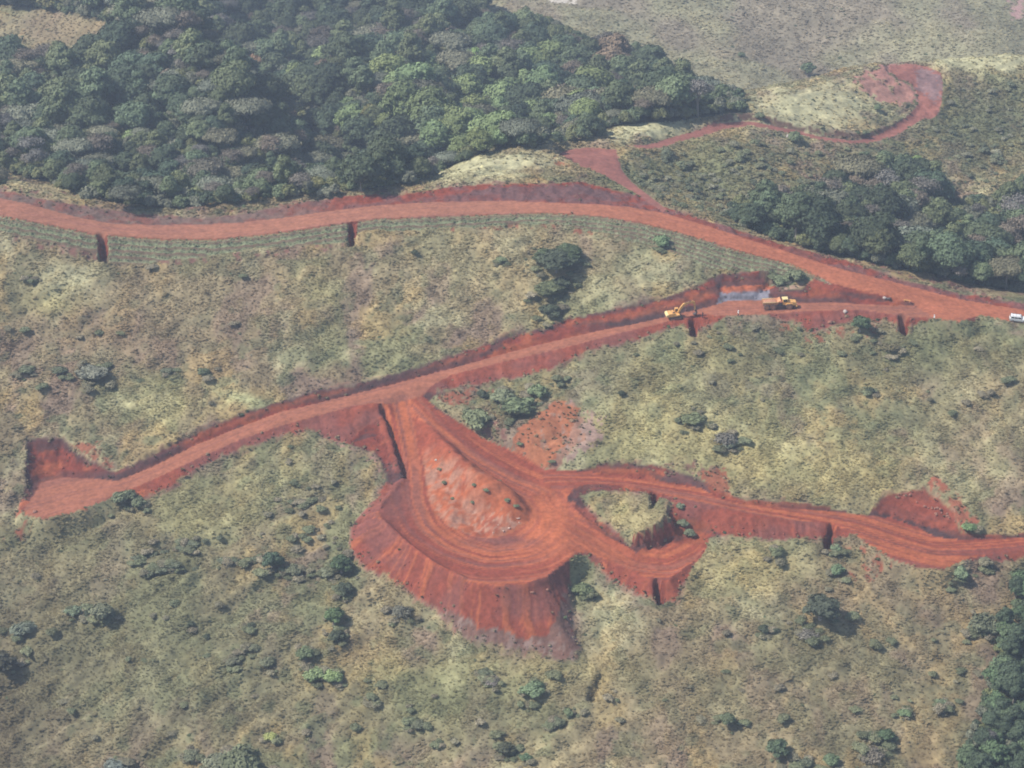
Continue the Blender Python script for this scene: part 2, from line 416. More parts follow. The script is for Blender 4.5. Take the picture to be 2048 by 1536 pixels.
# walls, gullies, berms and ditches: (line, height, half width, region)
BUMPS = [
 ([(203,470),(206,492),(207,516)], -3.4, 1.05), ([(704,449),(706,470),(703,488)], -3.4, .95),
 ([(1384,642),(1387,664)], -3.4, 1.0), ([(1807,634),(1808,650),(1807,660)], -3.6, 1.1),
 ([(1664,1054),(1658,1075),(1653,1090)], -3.4, 0.9), ([(1316,1164),(1318,1180),(1320,1200)], -3.8, 0.9),
 ([(764,812),(786,865),(805,925),(812,952)], -2.0, 0.8), ([(752,820),(774,870),(792,925),(798,948)], 0.7, 1.1),
 ([(1312,990),(1303,1015)], -3.2, 1.0), ([(701,1048),(722,1040),(745,1032)], -1.2, 0.7),
 ([(755,1036),(816,1094),(875,1138),(933,1165)], 1.1, 0.9), ([(933,1165),(992,1177),(1051,1173),(1090,1161),(1125,1134),(1155,1108)], 0.8, 1.0),
 ([(236,962),(301,932),(387,889),(473,853),(559,821),(700,787),(795,763),(869,742),(1001,706),(1080,685),(1197,658),(1333,632)], -0.5, 0.7),
 ([(756,1018),(797,970),(812,955)], 0.6, 0.8), ([(121,893),(116,930)], -0.8, 0.5),
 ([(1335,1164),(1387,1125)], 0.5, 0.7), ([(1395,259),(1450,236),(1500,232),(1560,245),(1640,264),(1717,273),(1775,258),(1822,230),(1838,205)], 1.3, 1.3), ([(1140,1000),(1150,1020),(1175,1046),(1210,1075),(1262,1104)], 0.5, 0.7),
 ([(1205,1352),(1190,1375),(1182,1398)], -1.6, 1.2),
 ([(262,1120),(310,1105),(370,1095),(420,1080),(470,1072)], -1.1, 1.2), ([(300,1145),(350,1140),(400,1132),(450,1122),(520,1118)], -1.1, 1.2),
 ([(20,1325),(60,1328),(100,1322)], -1.0, 1.2),
]
for pts, h, sg in BUMPS:
    D, S = line_dist(pts, gridh, 6.0)
    if h < -1.4: D = D + (fbm(X / 1.7, Y / 1.7, 71, 2) - .5) * 1.1
    prof = np.exp(-(D / sg) ** 6) if h < -1.4 else np.exp(-(D / sg) ** 2)
    ends = np.minimum(smooth(-0.02, 0.08, S), smooth(1.02, 0.94, S)) if h > -1.4 else 1.0
    Z += h * prof * ends
# rock benches in the borrow pit and the ledge in the long cut
PITL = inpoly(PXb, PYb, [(1436,590),(1448,560),(1540,556),(1556,600),(1430,612)]) & unk
# terraces below the main road
terr = (dist == 2) & unk
ph = df / 1.9
Z[terr] += ((0.95 * (np.abs((ph % 1.0) - 0.5) * 2 - 0.5)) * smooth(0.3, 1.2, df) * smooth(0.2, 1.2, dn))[terr]
# roughness: natural ground lumpy, cuts ragged, fills rilled
lump = (fbm(X / 3.0, Y / 3.0, 11, 3) - 0.5) * 1.3 + (fbm(X / 9, Y / 9, 21, 2) - 0.5) * 1.8 + (vnoise((X * .62 + Y * -.78) * .42, (X * .78 + Y * .62) * .10, 23) - .5) * (.8 + 1.3 * np.exp(-(((X + 100) / 70) ** 2 + ((Y - 400) / 40) ** 2)))
fine = (Y < 800)
Z[nat] += (lump * np.where(fine, 1, 0.4))[nat]
cut = unk & (ZB > Z) & ~island
fillm = unk & ~cut & ~island
sidx = np.maximum(nf, 0)
axx = X.ravel()[sidx]; axy = Y.ravel()[sidx]
along = axx * 0.8 + axy * 0.6
ragged = (fbm(X / 1.6, Z / 1.0 + Y / 3, 31, 3) - 0.5)
env = np.minimum(smooth(0, 1.5, df), smooth(0, 1.2, dn))
Z[cut] += (ragged * 1.3 * env)[cut]
ang = np.arctan2(Y - 430, X - 0)
lcx, lcy, lcz = [float(v[0]) for v in unproject(965, 1010, base)]
loopfill = fillm & (PXb < 1215) & (PYb > 985)
th = np.arctan2(Y - lcy, X - lcx) * 40 + (fbm(X / 4, Y / 4, 44, 2) - .5) * 2.2
rr_ = np.hypot(X - lcx, Y - lcy)
rill_l = vnoise(th * 0.9, rr_ * .05, 45) * .55 + vnoise(th * 2.0, rr_ * .08, 46) * .45
rill = (vnoise(axx * 2.4 + 3, axy * 2.4, 41) - 0.5) * 0.45 + (vnoise(axx * 0.9 + 3, axy * 0.9, 42) - 0.5) * 0.35 + (vnoise(X * 0.7, Y * 0.25, 43) - 0.5) * 0.25
rill = np.where(loopfill, (rill_l - .5) * .9, rill)
Z[fillm] += (rill * env)[fillm]
Z[island] += ((fbm(X / 2.2, Y / 2.2, 51, 3) - 0.5) * 1.5 * smooth(0, 1.5, df))[island]
Z[f] += ((fbm(X / 5, Y / 5, 61, 2) - 0.5) * 0.16 + (fbm(X / 1.5, Y / 1.5, 62, 2) - .5) * .10)[f]
hp = f & (flat == 5)
Z[hp] += ((fbm(X / 4, Y / 4, 63, 3) - .5) * 1.8)[hp]
PX, PY = project(X, Y, Z)
# ------------------------------------------------------------------ what the ground is made of
def C(r, g, b): return np.array([r, g, b], float)
def lin(r, g, b):
    return np.array([((v / 255) / 12.92 if v <= 10 else ((v / 255 + 0.055) / 1.055) ** 2.4) for v in (r, g, b)])
G_DRY = C(0.285, 0.240, 0.145); G_BROWN = C(0.205, 0.162, 0.105); G_GREEN = C(0.175, 0.185, 0.10)
G_PALE = C(0.41, 0.395, 0.25); G_YEL = C(0.34, 0.305, 0.150); G_DARK = C(0.075, 0.085, 0.05)
S_ROAD = C(0.31, 0.128, 0.078); S_RED = C(0.225, 0.052, 0.030); S_ORG = C(0.365, 0.104, 0.045); S_DARK = C(0.062, 0.036, 0.036)
S_PUR = C(0.165, 0.066, 0.056); S_GREY = C(0.17, 0.155, 0.16); S_PINK = C(0.33, 0.185, 0.13); S_DEB = C(0.15, 0.092, 0.072)

def mixc(A, B, t): return A * (1 - t[..., None]) + B * t[..., None]

n1 = fbm(X / 22, Y / 30, 101, 4); n2 = fbm(X / 7, Y / 7, 103, 3); n3 = fbm(X / 2.2, Y / 2.2, 105, 3)
col = np.empty(X.shape + (3,)); col[:] = G_DRY
col = mixc(col, G_BROWN, smooth(0.42, 0.62, n1) * 0.75)
col = mixc(col, G_GREEN, smooth(0.45, 0.66, fbm(X / 16, Y / 16, 107, 3)) * 0.8)
col = mixc(col, G_PALE, smooth(0.58, 0.74, fbm(X / 12, Y / 14, 109, 3)) * 0.6)
diag = vnoise((X * .83 - Y * .55) * .42, (X * .55 + Y * .83) * .09, 115)
diag2 = vnoise((X * .83 - Y * .55) * 1.1, (X * .55 + Y * .83) * .3, 116)
col = mixc(col, C(.215, .15, .125), smooth(.50, .68, fbm(X / 7, Y / 12, 117, 4)) * .75)
col = mixc(col, C(.36, .27, .13), smooth(.52, .68, fbm(X / 7, Y / 14, 118, 4)) * .7)
col = mixc(col, C(.13, .145, .085), smooth(.56, .7, fbm(X / 4, Y / 4, 119, 3)) * .7)
wob = (fbm(X / 6, Y / 6, 111, 3) - 0.5) * 70
PXw, PYw = PX + wob, PY + (fbm(X / 6, Y / 6, 113, 3) - 0.5) * 45
nearZ = (Y < 560)
def blob(cx, cy, rx, ry, c, a, reg=None, rot=0.0):
    global col
    ca, sa = math.cos(R(rot)), math.sin(R(rot))
    dx = PXw - cx; dy = PYw - cy
    d = ((dx * ca + dy * sa) / rx) ** 2 + ((-dx * sa + dy * ca) / ry) ** 2
    t = a * np.exp(-d ** 1.5)
    if reg is not None: t = t * reg
    col = mixc(col, c, t)
# upper slope under the main road
blob(1000, 520, 260, 90, G_DRY * 1.15, 0.6, nearZ)
blob(280, 600, 420, 110, G_BROWN * 1.15, 0.45, nearZ)
blob(140, 555, 70, 40, G_PALE, 0.85, nearZ); blob(110, 600, 50, 30, G_YEL, 0.6, nearZ)
blob(490, 795, 45, 22, G_PALE * C(.9, 1, .9), 0.8, nearZ)
blob(330, 820, 90, 50, G_YEL, 0.55, nearZ); blob(620, 560, 60, 50, G_YEL * .9, 0.4, nearZ)
blob(1300, 540, 90, 40, G_PALE, 0.45, nearZ)
blob(250, 690, 220, 60, G_BROWN * C(1, .92, .95), 0.5, nearZ)
# slope under the bench, left
blob(560, 960, 170, 70, G_GREEN * 1.25, 0.6, nearZ); blob(400, 1030, 120, 45, G_YEL * 1.05, 0.6, nearZ)
blob(150, 1080, 160, 40, G_GREEN * 0.85, 0.5, nearZ)
blob(60, 1300, 150, 220, G_BROWN * .8, 0.6, nearZ); blob(350, 1330, 300, 160, G_DARK + G_GREEN * 0.62, 0.55, nearZ)
blob(0, 1430, 110, 190, G_BROWN * .5, 0.85, nearZ); blob(250, 1250, 380, 330, C(.15, .145, .085), .5, nearZ); blob(1700, 1430, 420, 160, G_BROWN * .95, .35, nearZ)  # lower left darkened: shaded slope and vignetting painted into the grass colour
# right slope
blob(1350, 760, 300, 110, G_GREEN * 1.2, 0.6, nearZ); blob(1530, 700, 110, 50, G_DARK * 1.5, 0.55, nearZ)
blob(1850, 720, 220, 70, G_GREEN * .85, 0.75, nearZ); blob(1560, 930, 330, 80, G_YEL * 1.05, 0.75, nearZ, 8)
blob(1300, 860, 120, 60, G_YEL * 1.1, 0.6, nearZ)
blob(1950, 860, 120, 120, G_DRY * 1.1, 0.6, nearZ); blob(1250, 1030, 60, 40, G_YEL, 0.7, nearZ)
blob(1500, 1140, 140, 55, G_YEL * 1.05, 0.75, nearZ); blob(1220, 1240, 60, 60, G_PALE * .95, 0.6, nearZ)
blob(1000, 1350, 260, 40, G_YEL * .95, 0.5, nearZ); blob(1750, 1200, 260, 90, G_BROWN * 1.15, 0.5, nearZ)
blob(1500, 1400, 500, 130, G_DRY * .85, 0.45, nearZ); blob(900, 1420, 260, 110, G_GREEN * .95, 0.6, nearZ)
blob(760, 1230, 80, 70, G_DRY * 1.15, 0.6, nearZ)
# the far side of the main road
farZ = (Y >= 552)
knoll = farZ & (Y < 790)
blob(90, 385, 130, 26, G_PALE * C(1, .93, .9), .8, farZ & (Y < 620)); blob(600, 392, 330, 16, G_DRY * 1.1, .6, farZ & (Y < 600)); blob(1150, 318, 100, 30, G_DRY * C(.95, .85, .8), .8, farZ & (Y < 650)); blob(1350, 440, 200, 30, G_DRY * 1.1, .7, farZ & (Y < 600), 22)
blob(980, 335, 130, 30, G_PALE * 1.12, 1.0, knoll, -8); blob(1300, 256, 95, 20, G_PALE * 1.12, 1.0, knoll, -8)
blob(1620, 215, 140, 50, G_PALE * 1.02, 0.95, knoll, -8); blob(1960, 125, 110, 22, G_PALE, 0.9, knoll, 5)
blob(1960, 250, 130, 100, C(.115, .13, .072), 0.9, knoll); blob(1975, 122, 120, 20, G_PALE * 1.05, 1.0, knoll, 4); blob(1420, 345, 140, 70, G_GREEN * .95, 0.9, knoll)
blob(1250, 370, 50, 60, G_GREEN * 1.1, 0.7, knoll, -30); blob(1760, 320, 90, 40, G_DARK * 1.6, 0.7, knoll)
blob(120, 60, 160, 40, G_BROWN * 1.05, 0.9, farZ & (Y > 780))
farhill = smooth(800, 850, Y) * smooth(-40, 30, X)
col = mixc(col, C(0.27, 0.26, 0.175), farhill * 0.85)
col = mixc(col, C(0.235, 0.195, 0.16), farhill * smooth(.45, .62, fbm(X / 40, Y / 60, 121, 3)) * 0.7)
col *= (0.76 + 0.48 * n3)[..., None]
col *= (0.80 + 0.24 * diag + 0.16 * diag2)[..., None]
col *= (0.78 + 0.44 * n2)[..., None]
col *= C(.96, .93, .84)
grass_col = col.copy()
knollpale = np.zeros(X.shape)
for (cx, cy, rx, ry) in ((980,335,125,34),(1300,256,95,22),(1620,215,140,52),(1960,125,110,22)):
    knollpale = np.maximum(knollpale, np.exp(-((((PXw - cx) / rx) ** 2 + ((PYw - cy) / ry) ** 2)) ** 2) * knoll)

# soils
spd = np.full(X.shape, 99.0); sps = np.zeros(X.shape); spi = np.full(X.shape, -1)
mm = (f | (unk & (df < 14)))
ii = np.where(mm)
for c in range(0, len(ii[0]), 20000):
    a = slice(c, c + 20000)
    xx = X[ii][a]; yy = Y[ii][a]
    dd = (xx[:, None] - SPX) ** 2 + (yy[:, None] - SPY) ** 2
    k = dd.argmin(1)
    sd_ = (xx - SPX[k]) * -STY[k] + (yy - SPY[k]) * STX[k]
    spd[ii[0][a], ii[1][a]] = sd_; sps[ii[0][a], ii[1][a]] = SPS[k] + (xx - SPX[k]) * STX[k] + (yy - SPY[k]) * STY[k]
    spi[ii[0][a], ii[1][a]] = SPI[k]
streak = vnoise(spd * 1.9 + spi * 13, sps * 0.035, 131) * 0.6 + vnoise(spd * 0.8 + 5, sps * 0.02, 133) * 0.4
blot = fbm(X / 8, Y / 8, 135, 3)
soil = np.empty_like(col); soil[:] = S_RED
ismain = f & ((flat == 1) | (flat == 2))
soil = np.where(ismain[..., None], S_ROAD, soil)
loopc = mixc(np.broadcast_to(S_RED * 1.0, col.shape), S_ORG, smooth(0.42, 0.62, streak))
loopc = mixc(loopc, S_PUR, smooth(0.55, 0.75, vnoise(spd * 1.1 + 40, sps * 0.03, 137)) * 0.55)
soil = np.where((f & (flat == 3))[..., None], loopc, soil)
soil = np.where((f & (flat == 2))[..., None], mixc(np.broadcast_to(S_ROAD * C(.94, .84, .8), col.shape), S_PUR, smooth(.5, .7, streak) * .4), soil)
rd = mixc(np.broadcast_to(S_ROAD, col.shape), S_PUR * 1.3, smooth(0.5, 0.75, streak) * 0.35)
rd = mixc(rd, S_ORG * 1.05, smooth(900, 1500, PX) * 0.6)
soil = np.where((f & (flat == 1))[..., None], rd, soil)
soil = np.where((f & (flat >= 4))[..., None], mixc(np.broadcast_to(C(.27, .105, .078), col.shape), S_PUR, smooth(.45, .7, blot) * .5), soil)
# the orange, freshly worn part of the turning loop
tw = np.exp(-(((PXw - 1110) / 70) ** 2 + ((PYw - 1040) / 60) ** 2)) + .7 * np.exp(-(((PXw - 1230) / 110) ** 2 + ((PYw - 1100) / 22) ** 2))
soil = mixc(soil, S_ORG * 1.12, np.clip(tw, 0, 1) * f * 0.8)
# left hand side of the loop stays dark and purple
tw = np.exp(-(((PXw - 790) / 45) ** 2 + ((PYw - 1000) / 50) ** 2)) + np.exp(-(((PXw - 1010) / 70) ** 2 + ((PYw - 1082) / 14) ** 2))
soil = mixc(soil, S_PUR * .9, np.clip(tw, 0, 1) * (f & (flat == 3)) * 0.7)
# cuts: bedded soil with dark layers, shade painted along top and foot
hrel = Z - zf_
bed = vnoise(hrel * 1.3 + fbm(X / 10, Y / 10, 141, 2) * 4, along * 0.05, 143)
cutc = mixc(np.broadcast_to(S_RED * C(.80, .78, .85), col.shape), S_ORG * .85, smooth(.5, .75, fbm(X / 4, Z / 1.5 + Y / 6, 145, 3)) * .7)
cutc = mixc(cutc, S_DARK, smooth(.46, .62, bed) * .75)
cutc = mixc(cutc, S_DARK, smooth(1.6, .5, dn + (fbm(X / 2, Y / 2, 146, 2) - .5) * 1.5) * .8)  # shade of the undercut top edge, painted into the soil colour
cutc = mixc(cutc, S_DARK, np.exp(-((df - 1.2) / 1.2) ** 2) * smooth(.3, .5, vnoise(along * .06, hrel * 0 + 3, 147)) * .85)  # ditch shadow along the foot, painted into the soil colour
midr = np.exp(-((t - .5) / .17) ** 2) * smooth(.35, .6, vnoise(along * .05, Z * .2, 148))
cutc = mixc(cutc, S_ORG * .8, midr * .6)
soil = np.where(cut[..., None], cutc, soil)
soil = np.where((dist == 1)[..., None] & unk[..., None], mixc(np.broadcast_to(S_PUR, col.shape), S_RED * .9, smooth(.4, .6, fbm(X / 5, Y / 3, 149, 3))), soil)
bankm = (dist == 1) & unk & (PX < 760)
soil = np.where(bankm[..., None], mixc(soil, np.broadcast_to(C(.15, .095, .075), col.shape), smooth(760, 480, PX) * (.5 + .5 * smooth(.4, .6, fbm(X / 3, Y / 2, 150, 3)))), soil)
# fills: loose soil combed downhill
rl = vnoise(axx * 2.8 + 3, axy * 2.8, 151) * .55 + vnoise(axx * .8, axy * .8, 153) * .45
rl = np.where(loopfill, rill_l, rl)
fillc = mixc(np.broadcast_to(S_RED * C(.98, 1.05, 1.1), col.shape), S_ORG * .95, smooth(.48, .66, rl) * np.where(loopfill, .85, .25))
fillc = mixc(fillc, S_PUR, smooth(.46, .66, fbm(X / 9, Y / 9, 155, 3)) * .6)
soil = np.where(fillm[..., None], fillc, soil)
isl = mixc(np.broadcast_to(S_ORG * .92, col.shape), S_PINK * .85, smooth(.52, .66, fbm(X / 3.5, Y / 3.5, 157, 3)) * smooth(1050, 850, PX + (1000 - PY) * .6) * .8)
isl = mixc(isl, S_RED, smooth(.45, .6, fbm(X / 6, Y / 6, 158, 3)) * .5)
isl = mixc(isl, S_RED * 1.05, smooth(935, 880, PY) * .8)
isl = mixc(isl, S_PINK, smooth(.45, .65, fbm(X / 1.5, Y / 1.5, 159, 3)) * smooth(900, 940, PY) * smooth(1000, 900, PX) * .6)
soil = np.where(island[..., None], isl, soil)

def patch(poly, c, a, edge=4, reg=None, seed=0, target='soil'):
    """a patch of other ground, with a ragged outline"""
    global soil
    jx = (fbm(X / 1.6, Y / 1.6, 201 + seed, 3) - .5) * edge * 4; jy = (fbm(X / 1.6, Y / 1.6, 203 + seed, 3) - .5) * edge * 3
    m = inpoly(PX + jx, PY + jy, poly)
    if reg is not None: m &= reg
    soil = np.where(m[..., None], soil * (1 - a) + c * a, soil)
    return m
scar_noise = fbm(X / 1.5 + Y / 3, Y / 6, 161, 3)
soilmask = (f | ((dist > 0) & (dist != 2) & unk)).astype(float)
soilmask[island] = 1
pink = smooth(.47, .66, fbm(X / .9, Y / .9, 163, 3))
m = inpoly(PXw * .3 + PX * .7, PY, [(925,1040),(960,1010),(1000,1010),(1040,1030),(1040,1050),(1000,1066),(970,1070),(940,1060)]) & island
soil = mixc(soil, S_PINK * 1.15, m * pink * .8)
patch([(1440,584),(1490,579),(1538,576),(1540,600),(1500,602),(1434,612)], S_GREY * C(.95, 1.0, 1.12) * (.75 + .5 * smooth(.4, .6, fbm(X / 5, Z / .6, 250, 2)))[..., None], .95, 1, near & ~f, 1)
patch([(1444,574),(1540,568),(1550,574),(1538,580),(1445,586)], S_ORG, .8, 1, near & ~f, 2)
patch([(1430,545),(1445,540),(1445,572),(1432,582)], S_DARK, .8, 1, near & ~f, 3)  # shade of the pit's left wall, turned from the sun, painted dark
patch([(1340,932),(1400,940),(1420,985),(1380,968),(1320,962)], S_DARK * 1.3, .75, 4, near & ~f, 4)
patch([(1010,372),(1180,372),(1260,400),(1190,405),(1010,398),(880,398)], S_DARK * 1.7, .6, 5, (Y < 600) & ~f, 5)
patch([(1836,128),(1884,150),(1886,185),(1868,205),(1830,175)], C(.19, .135, .135) * (.6 + .8 * fbm(X / 3, Y / 3, 251, 3))[..., None], .7, 9, (Y > 680) & f, 6)
patch([(1740,1020),(1771,990),(1848,976),(1899,1011),(1921,1048),(1924,1062),(1870,1060),(1800,1036)], S_RED * C(1.05, 1.15, 1.15), .7, 4, near & ~f, 7)
# grassless patches on natural ground: (outline, soil colour, strength, cover threshold)
def bare(poly, c, amount, edge=5, reg=near, seed=0, sc_=1.0):
    if not isinstance(reg, np.ndarray): seed, reg = reg, near
    c = c * .86 + C(.03, .024, .014)
    global soil, soilmask
    jx = (fbm(X / 2.2, Y / 2.2, 211 + seed, 3) - .5) * edge * 5; jy = (fbm(X / 2.2, Y / 2.2, 213 + seed, 3) - .5) * edge * 4
    m = inpoly(PX + jx, PY + jy, poly) & reg & ~f
    q = smooth(1 - amount - .12, 1 - amount + .12, fbm(X / (1.2 * sc_) + Y / (4 * sc_), Y / (2.5 * sc_), 215 + seed, 3) * 1.5 - .25)
    soil = np.where((m & (soilmask < .5))[..., None], c, soil)
    soilmask = np.where(m, np.maximum(soilmask, np.minimum(q, .88)), soilmask)
bare([(1021,904),(1025,865),(1076,826),(1111,802),(1158,814),(1150,850),(1120,900),(1090,936)], S_ORG * .95, .9, 5, seed=1)
bare([(1060,850),(1111,800),(1160,815),(1170,870),(1120,930),(1085,938)], C(.30, .14, .10), .75, 9, seed=31)
bare([(1120,800),(1197,830),(1215,861),(1180,905),(1130,925),(1090,936),(1110,880)], C(.30, .185, .16), .62, 8, seed=2)
bare([(930,860),(1010,840),(1025,905),(990,880)], S_PUR, .5, 6, seed=3)
bare([(985,780),(1000,840),(985,880),(970,850),(975,800)], S_PUR * 1.2, .55, 4, seed=4)
bare([(855,780),(985,775),(960,800),(900,815)], S_RED, .5, 8, seed=5)
bare([(1400,945),(1440,935),(1465,960),(1460,995),(1420,975)], S_RED * 1.2, .85, 5, seed=6)
bare([(1324,927),(1400,925),(1440,940),(1400,955)], S_PUR, .6, 5, seed=7)
bare([(1848,971),(1880,960),(1925,1000),(1955,1040),(1924,1063),(1895,1010)], S_RED * 1.3, .6, 8, seed=8)
bare([(623,862),(700,868),(760,905),(771,959),(745,930),(700,900)], C(.26, .13, .11), .6, 6, seed=9)
bare([(1480,640),(1800,640),(1830,665),(1700,668),(1620,690),(1605,672)], S_RED, .35, 8, seed=10)
bare([(0,1040),(60,1040),(60,1080),(0,1090)], S_RED, .3, 6, seed=11)
bare([(1690,1090),(1760,1090),(1790,1140),(1730,1170),(1690,1140)], S_RED * 1.1, .38, 8, seed=12)
bare([(120,880),(200,885),(235,935),(170,915)], S_RED, .45, 5, seed=13)
bare([(830,455),(1030,440),(1180,452),(1350,500),(1350,512),(1170,470),(1020,458),(830,466)], S_RED, .22, 4, seed=14)
bare([(0,462),(200,505),(400,515),(700,484),(700,494),(400,528),(200,524),(0,476)], S_PUR, .4, 4, seed=15)
bare([(1550,575),(1640,560),(1700,575),(1700,600),(1570,600)], C(.33, .2, .15), .7, 6, seed=16)
UP = (Y > 560) & (Y < 800)
bare([(1700,158),(1770,127),(1795,124),(1780,146),(1830,180),(1838,200),(1802,214),(1763,204),(1717,176)], C(.33, .14, .12), .75, 5, UP, 17, 1.6)
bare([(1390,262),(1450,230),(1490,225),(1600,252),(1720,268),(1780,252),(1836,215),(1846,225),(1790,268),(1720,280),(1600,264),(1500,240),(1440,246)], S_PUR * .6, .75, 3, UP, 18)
bare([(1080,300),(1125,300),(1150,345),(1110,330)], S_ORG, .3, 4, UP, 19)
bare([(-60,366),(500,420),(700,386),(900,366),(1100,362),(1330,410),(1450,450),(2048,604),(2048,612),(1450,462),(1330,420),(1200,372),(900,372),(500,432),(0,380)], S_PUR, .45, 4, (Y < 600), 20)
bare([(2010,-5),(2060,-5),(2060,40),(2030,40),(2010,14)], C(.5, .28, .26), .5, 5, Y > 860, 21, 2)
bare([(1100,-10),(1160,-10),(1150,8),(1100,6)], C(.55, .5, .42), .9, 3, Y > 820, 22, 2)
# debris at the toe of the turning loop embankment: dead scrub and rubble
TOE = [(873,1230),(905,1225),(960,1250),(1050,1278),(1095,1270),(1120,1230),(1135,1170),(1149,1195),(1149,1272),(1165,1297),(1149,1326),(1121,1326),(1051,1311),(981,1300),(915,1276)]
toe = patch(TOE, S_DEB, .85, 6, near, 30)
soil = mixc(soil, C(.26, .19, .16), toe * smooth(.56, .70, fbm(X / 1.1, Y / 1.1, 171, 2)) * .6)
soil *= (0.90 + 0.2 * fbm(X / 1.2, Y / 1.2, 173, 2))[..., None]
# ragged grass edge: weeds creep over the margins of the earthworks
creep = smooth(1.0, 0.1, dn + (fbm(X / 1.4, Y / 1.4, 175, 3) - .5) * np.where(fillm, 3.2, 1.2))
edge = unk & (dist > 0) & (dist != 2)
soilmask = np.where(edge, soilmask * (1 - creep * .85), soilmask)
hem = nat & (jfa(f | ((dist > 0) & (dist != 2) & unk))[1] < .2 + (fbm(X / 2, Y / 2, 177, 3) - .5) * 3)
soilmask = np.where(hem & (soilmask < .5), .45, soilmask)
rim = edge & fillm & (dn < 1.0)
soil = np.where((hem | rim)[..., None], soil * .45 + C(.22, .15, .11) * .55, soil)
soil = np.where((hem & (PY > 1215) & (PX > 830) & (PX < 1190))[..., None], S_DEB, soil)
soilmask[island] = 1
soilmask[unk & triw & (tt_ < .97)] = 1
soilmask[unk & wall] = np.maximum(soilmask, .95 * (t < .93))[unk & wall]
# terraces: green rows, soil on the little risers
tcol = G_GREEN * C(1.15, 1.2, 1.25)
row = smooth(.20, .28, np.abs((ph % 1.0) - .5))
tc = mixc(np.broadcast_to(tcol, col.shape), S_PUR * .7, row * .7)
tmask = terr
col = np.where(tmask[..., None], tc * (0.8 + 0.4 * n3)[..., None], col)
soilmask = np.where(terr, np.where((df < .8), .8, 0), soilmask)
for gpts in BUMPS[:7]:
    D, S = line_dist(gpts[0], gridh, 6.0)
    mG = (D < gpts[2] * 1.35)
    soil = np.where(mG[..., None] & ~f[..., None], S_RED * .75, soil)
    soilmask = np.where(mG, 1.0, soilmask)
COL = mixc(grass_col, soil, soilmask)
COL = np.where(tmask[..., None] & (soilmask < .5)[..., None], col, COL)
# ground under the woods is shaded litter and low growth
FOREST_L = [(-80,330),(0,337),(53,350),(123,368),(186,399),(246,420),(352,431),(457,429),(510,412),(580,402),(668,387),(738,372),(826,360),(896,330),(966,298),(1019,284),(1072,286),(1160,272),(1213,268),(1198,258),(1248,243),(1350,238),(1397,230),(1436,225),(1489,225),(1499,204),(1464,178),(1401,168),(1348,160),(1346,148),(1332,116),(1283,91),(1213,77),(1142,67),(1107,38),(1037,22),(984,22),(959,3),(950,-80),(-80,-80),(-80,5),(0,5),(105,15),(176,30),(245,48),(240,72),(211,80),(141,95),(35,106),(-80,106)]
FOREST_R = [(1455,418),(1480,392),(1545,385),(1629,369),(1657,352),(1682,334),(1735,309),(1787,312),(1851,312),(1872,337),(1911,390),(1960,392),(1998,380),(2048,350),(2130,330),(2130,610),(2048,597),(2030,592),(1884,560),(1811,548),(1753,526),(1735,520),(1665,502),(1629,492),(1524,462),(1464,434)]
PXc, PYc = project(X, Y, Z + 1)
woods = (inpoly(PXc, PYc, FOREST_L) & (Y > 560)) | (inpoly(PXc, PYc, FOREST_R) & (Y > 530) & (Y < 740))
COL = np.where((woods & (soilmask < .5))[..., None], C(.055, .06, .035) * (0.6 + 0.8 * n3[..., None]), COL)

# ------------------------------------------------------------------ materials of the ground
def nodes_of(m):
    m.use_nodes = True
    t = m.node_tree
    return t, t.nodes, t.links
def ground_material():
    m = bpy.data.materials.new('earth_and_grass')
    t, N, L = nodes_of(m)
    b = N['Principled BSDF']
    b.inputs['Roughness'].default_value = 0.95
    b.inputs['Specular IOR Level'].default_value = 0.15
    a = N.new('ShaderNodeAttribute'); a.attribute_name = 'ground_colour'
    tc = N.new('ShaderNodeTexCoord')
    n = N.new('ShaderNodeTexNoise'); n.inputs['Scale'].default_value = 1.0; n.inputs['Detail'].default_value = 5
    n2_ = N.new('ShaderNodeTexNoise'); n2_.inputs['Scale'].default_value = 0.35; n2_.inputs['Detail'].default_value = 4
    L.new(tc.outputs['Object'], n.inputs['Vector']); L.new(tc.outputs['Object'], n2_.inputs['Vector'])
    mr = N.new('ShaderNodeMapRange'); mr.inputs[1].default_value = 0.3; mr.inputs[2].default_value = 0.7
    mr.inputs[3].default_value = 0.78; mr.inputs[4].default_value = 1.22
    L.new(n.outputs['Fac'], mr.inputs[0])
    mr2 = N.new('ShaderNodeMapRange'); mr2.inputs[1].default_value = 0.3; mr2.inputs[2].default_value = 0.7
    mr2.inputs[3].default_value = 0.88; mr2.inputs[4].default_value = 1.12
    L.new(n2_.outputs['Fac'], mr2.inputs[0])
    mu = N.new('ShaderNodeMath'); mu.operation = 'MULTIPLY'
    L.new(mr.outputs[0], mu.inputs[0]); L.new(mr2.outputs[0], mu.inputs[1])
    vm = N.new('ShaderNodeVectorMath'); vm.operation = 'SCALE'
    L.new(a.outputs['Color'], vm.inputs[0]); L.new(mu.outputs[0], vm.inputs['Scale'])
    L.new(vm.outputs[0], b.inputs['Base Color'])
    bp = N.new('ShaderNodeBump'); bp.inputs['Strength'].default_value = 0.5; bp.inputs['Distance'].default_value = 0.25
    L.new(n.outputs['Fac'], bp.inputs['Height']); L.new(bp.outputs[0], b.inputs['Normal'])
    return m
MG = ground_material()

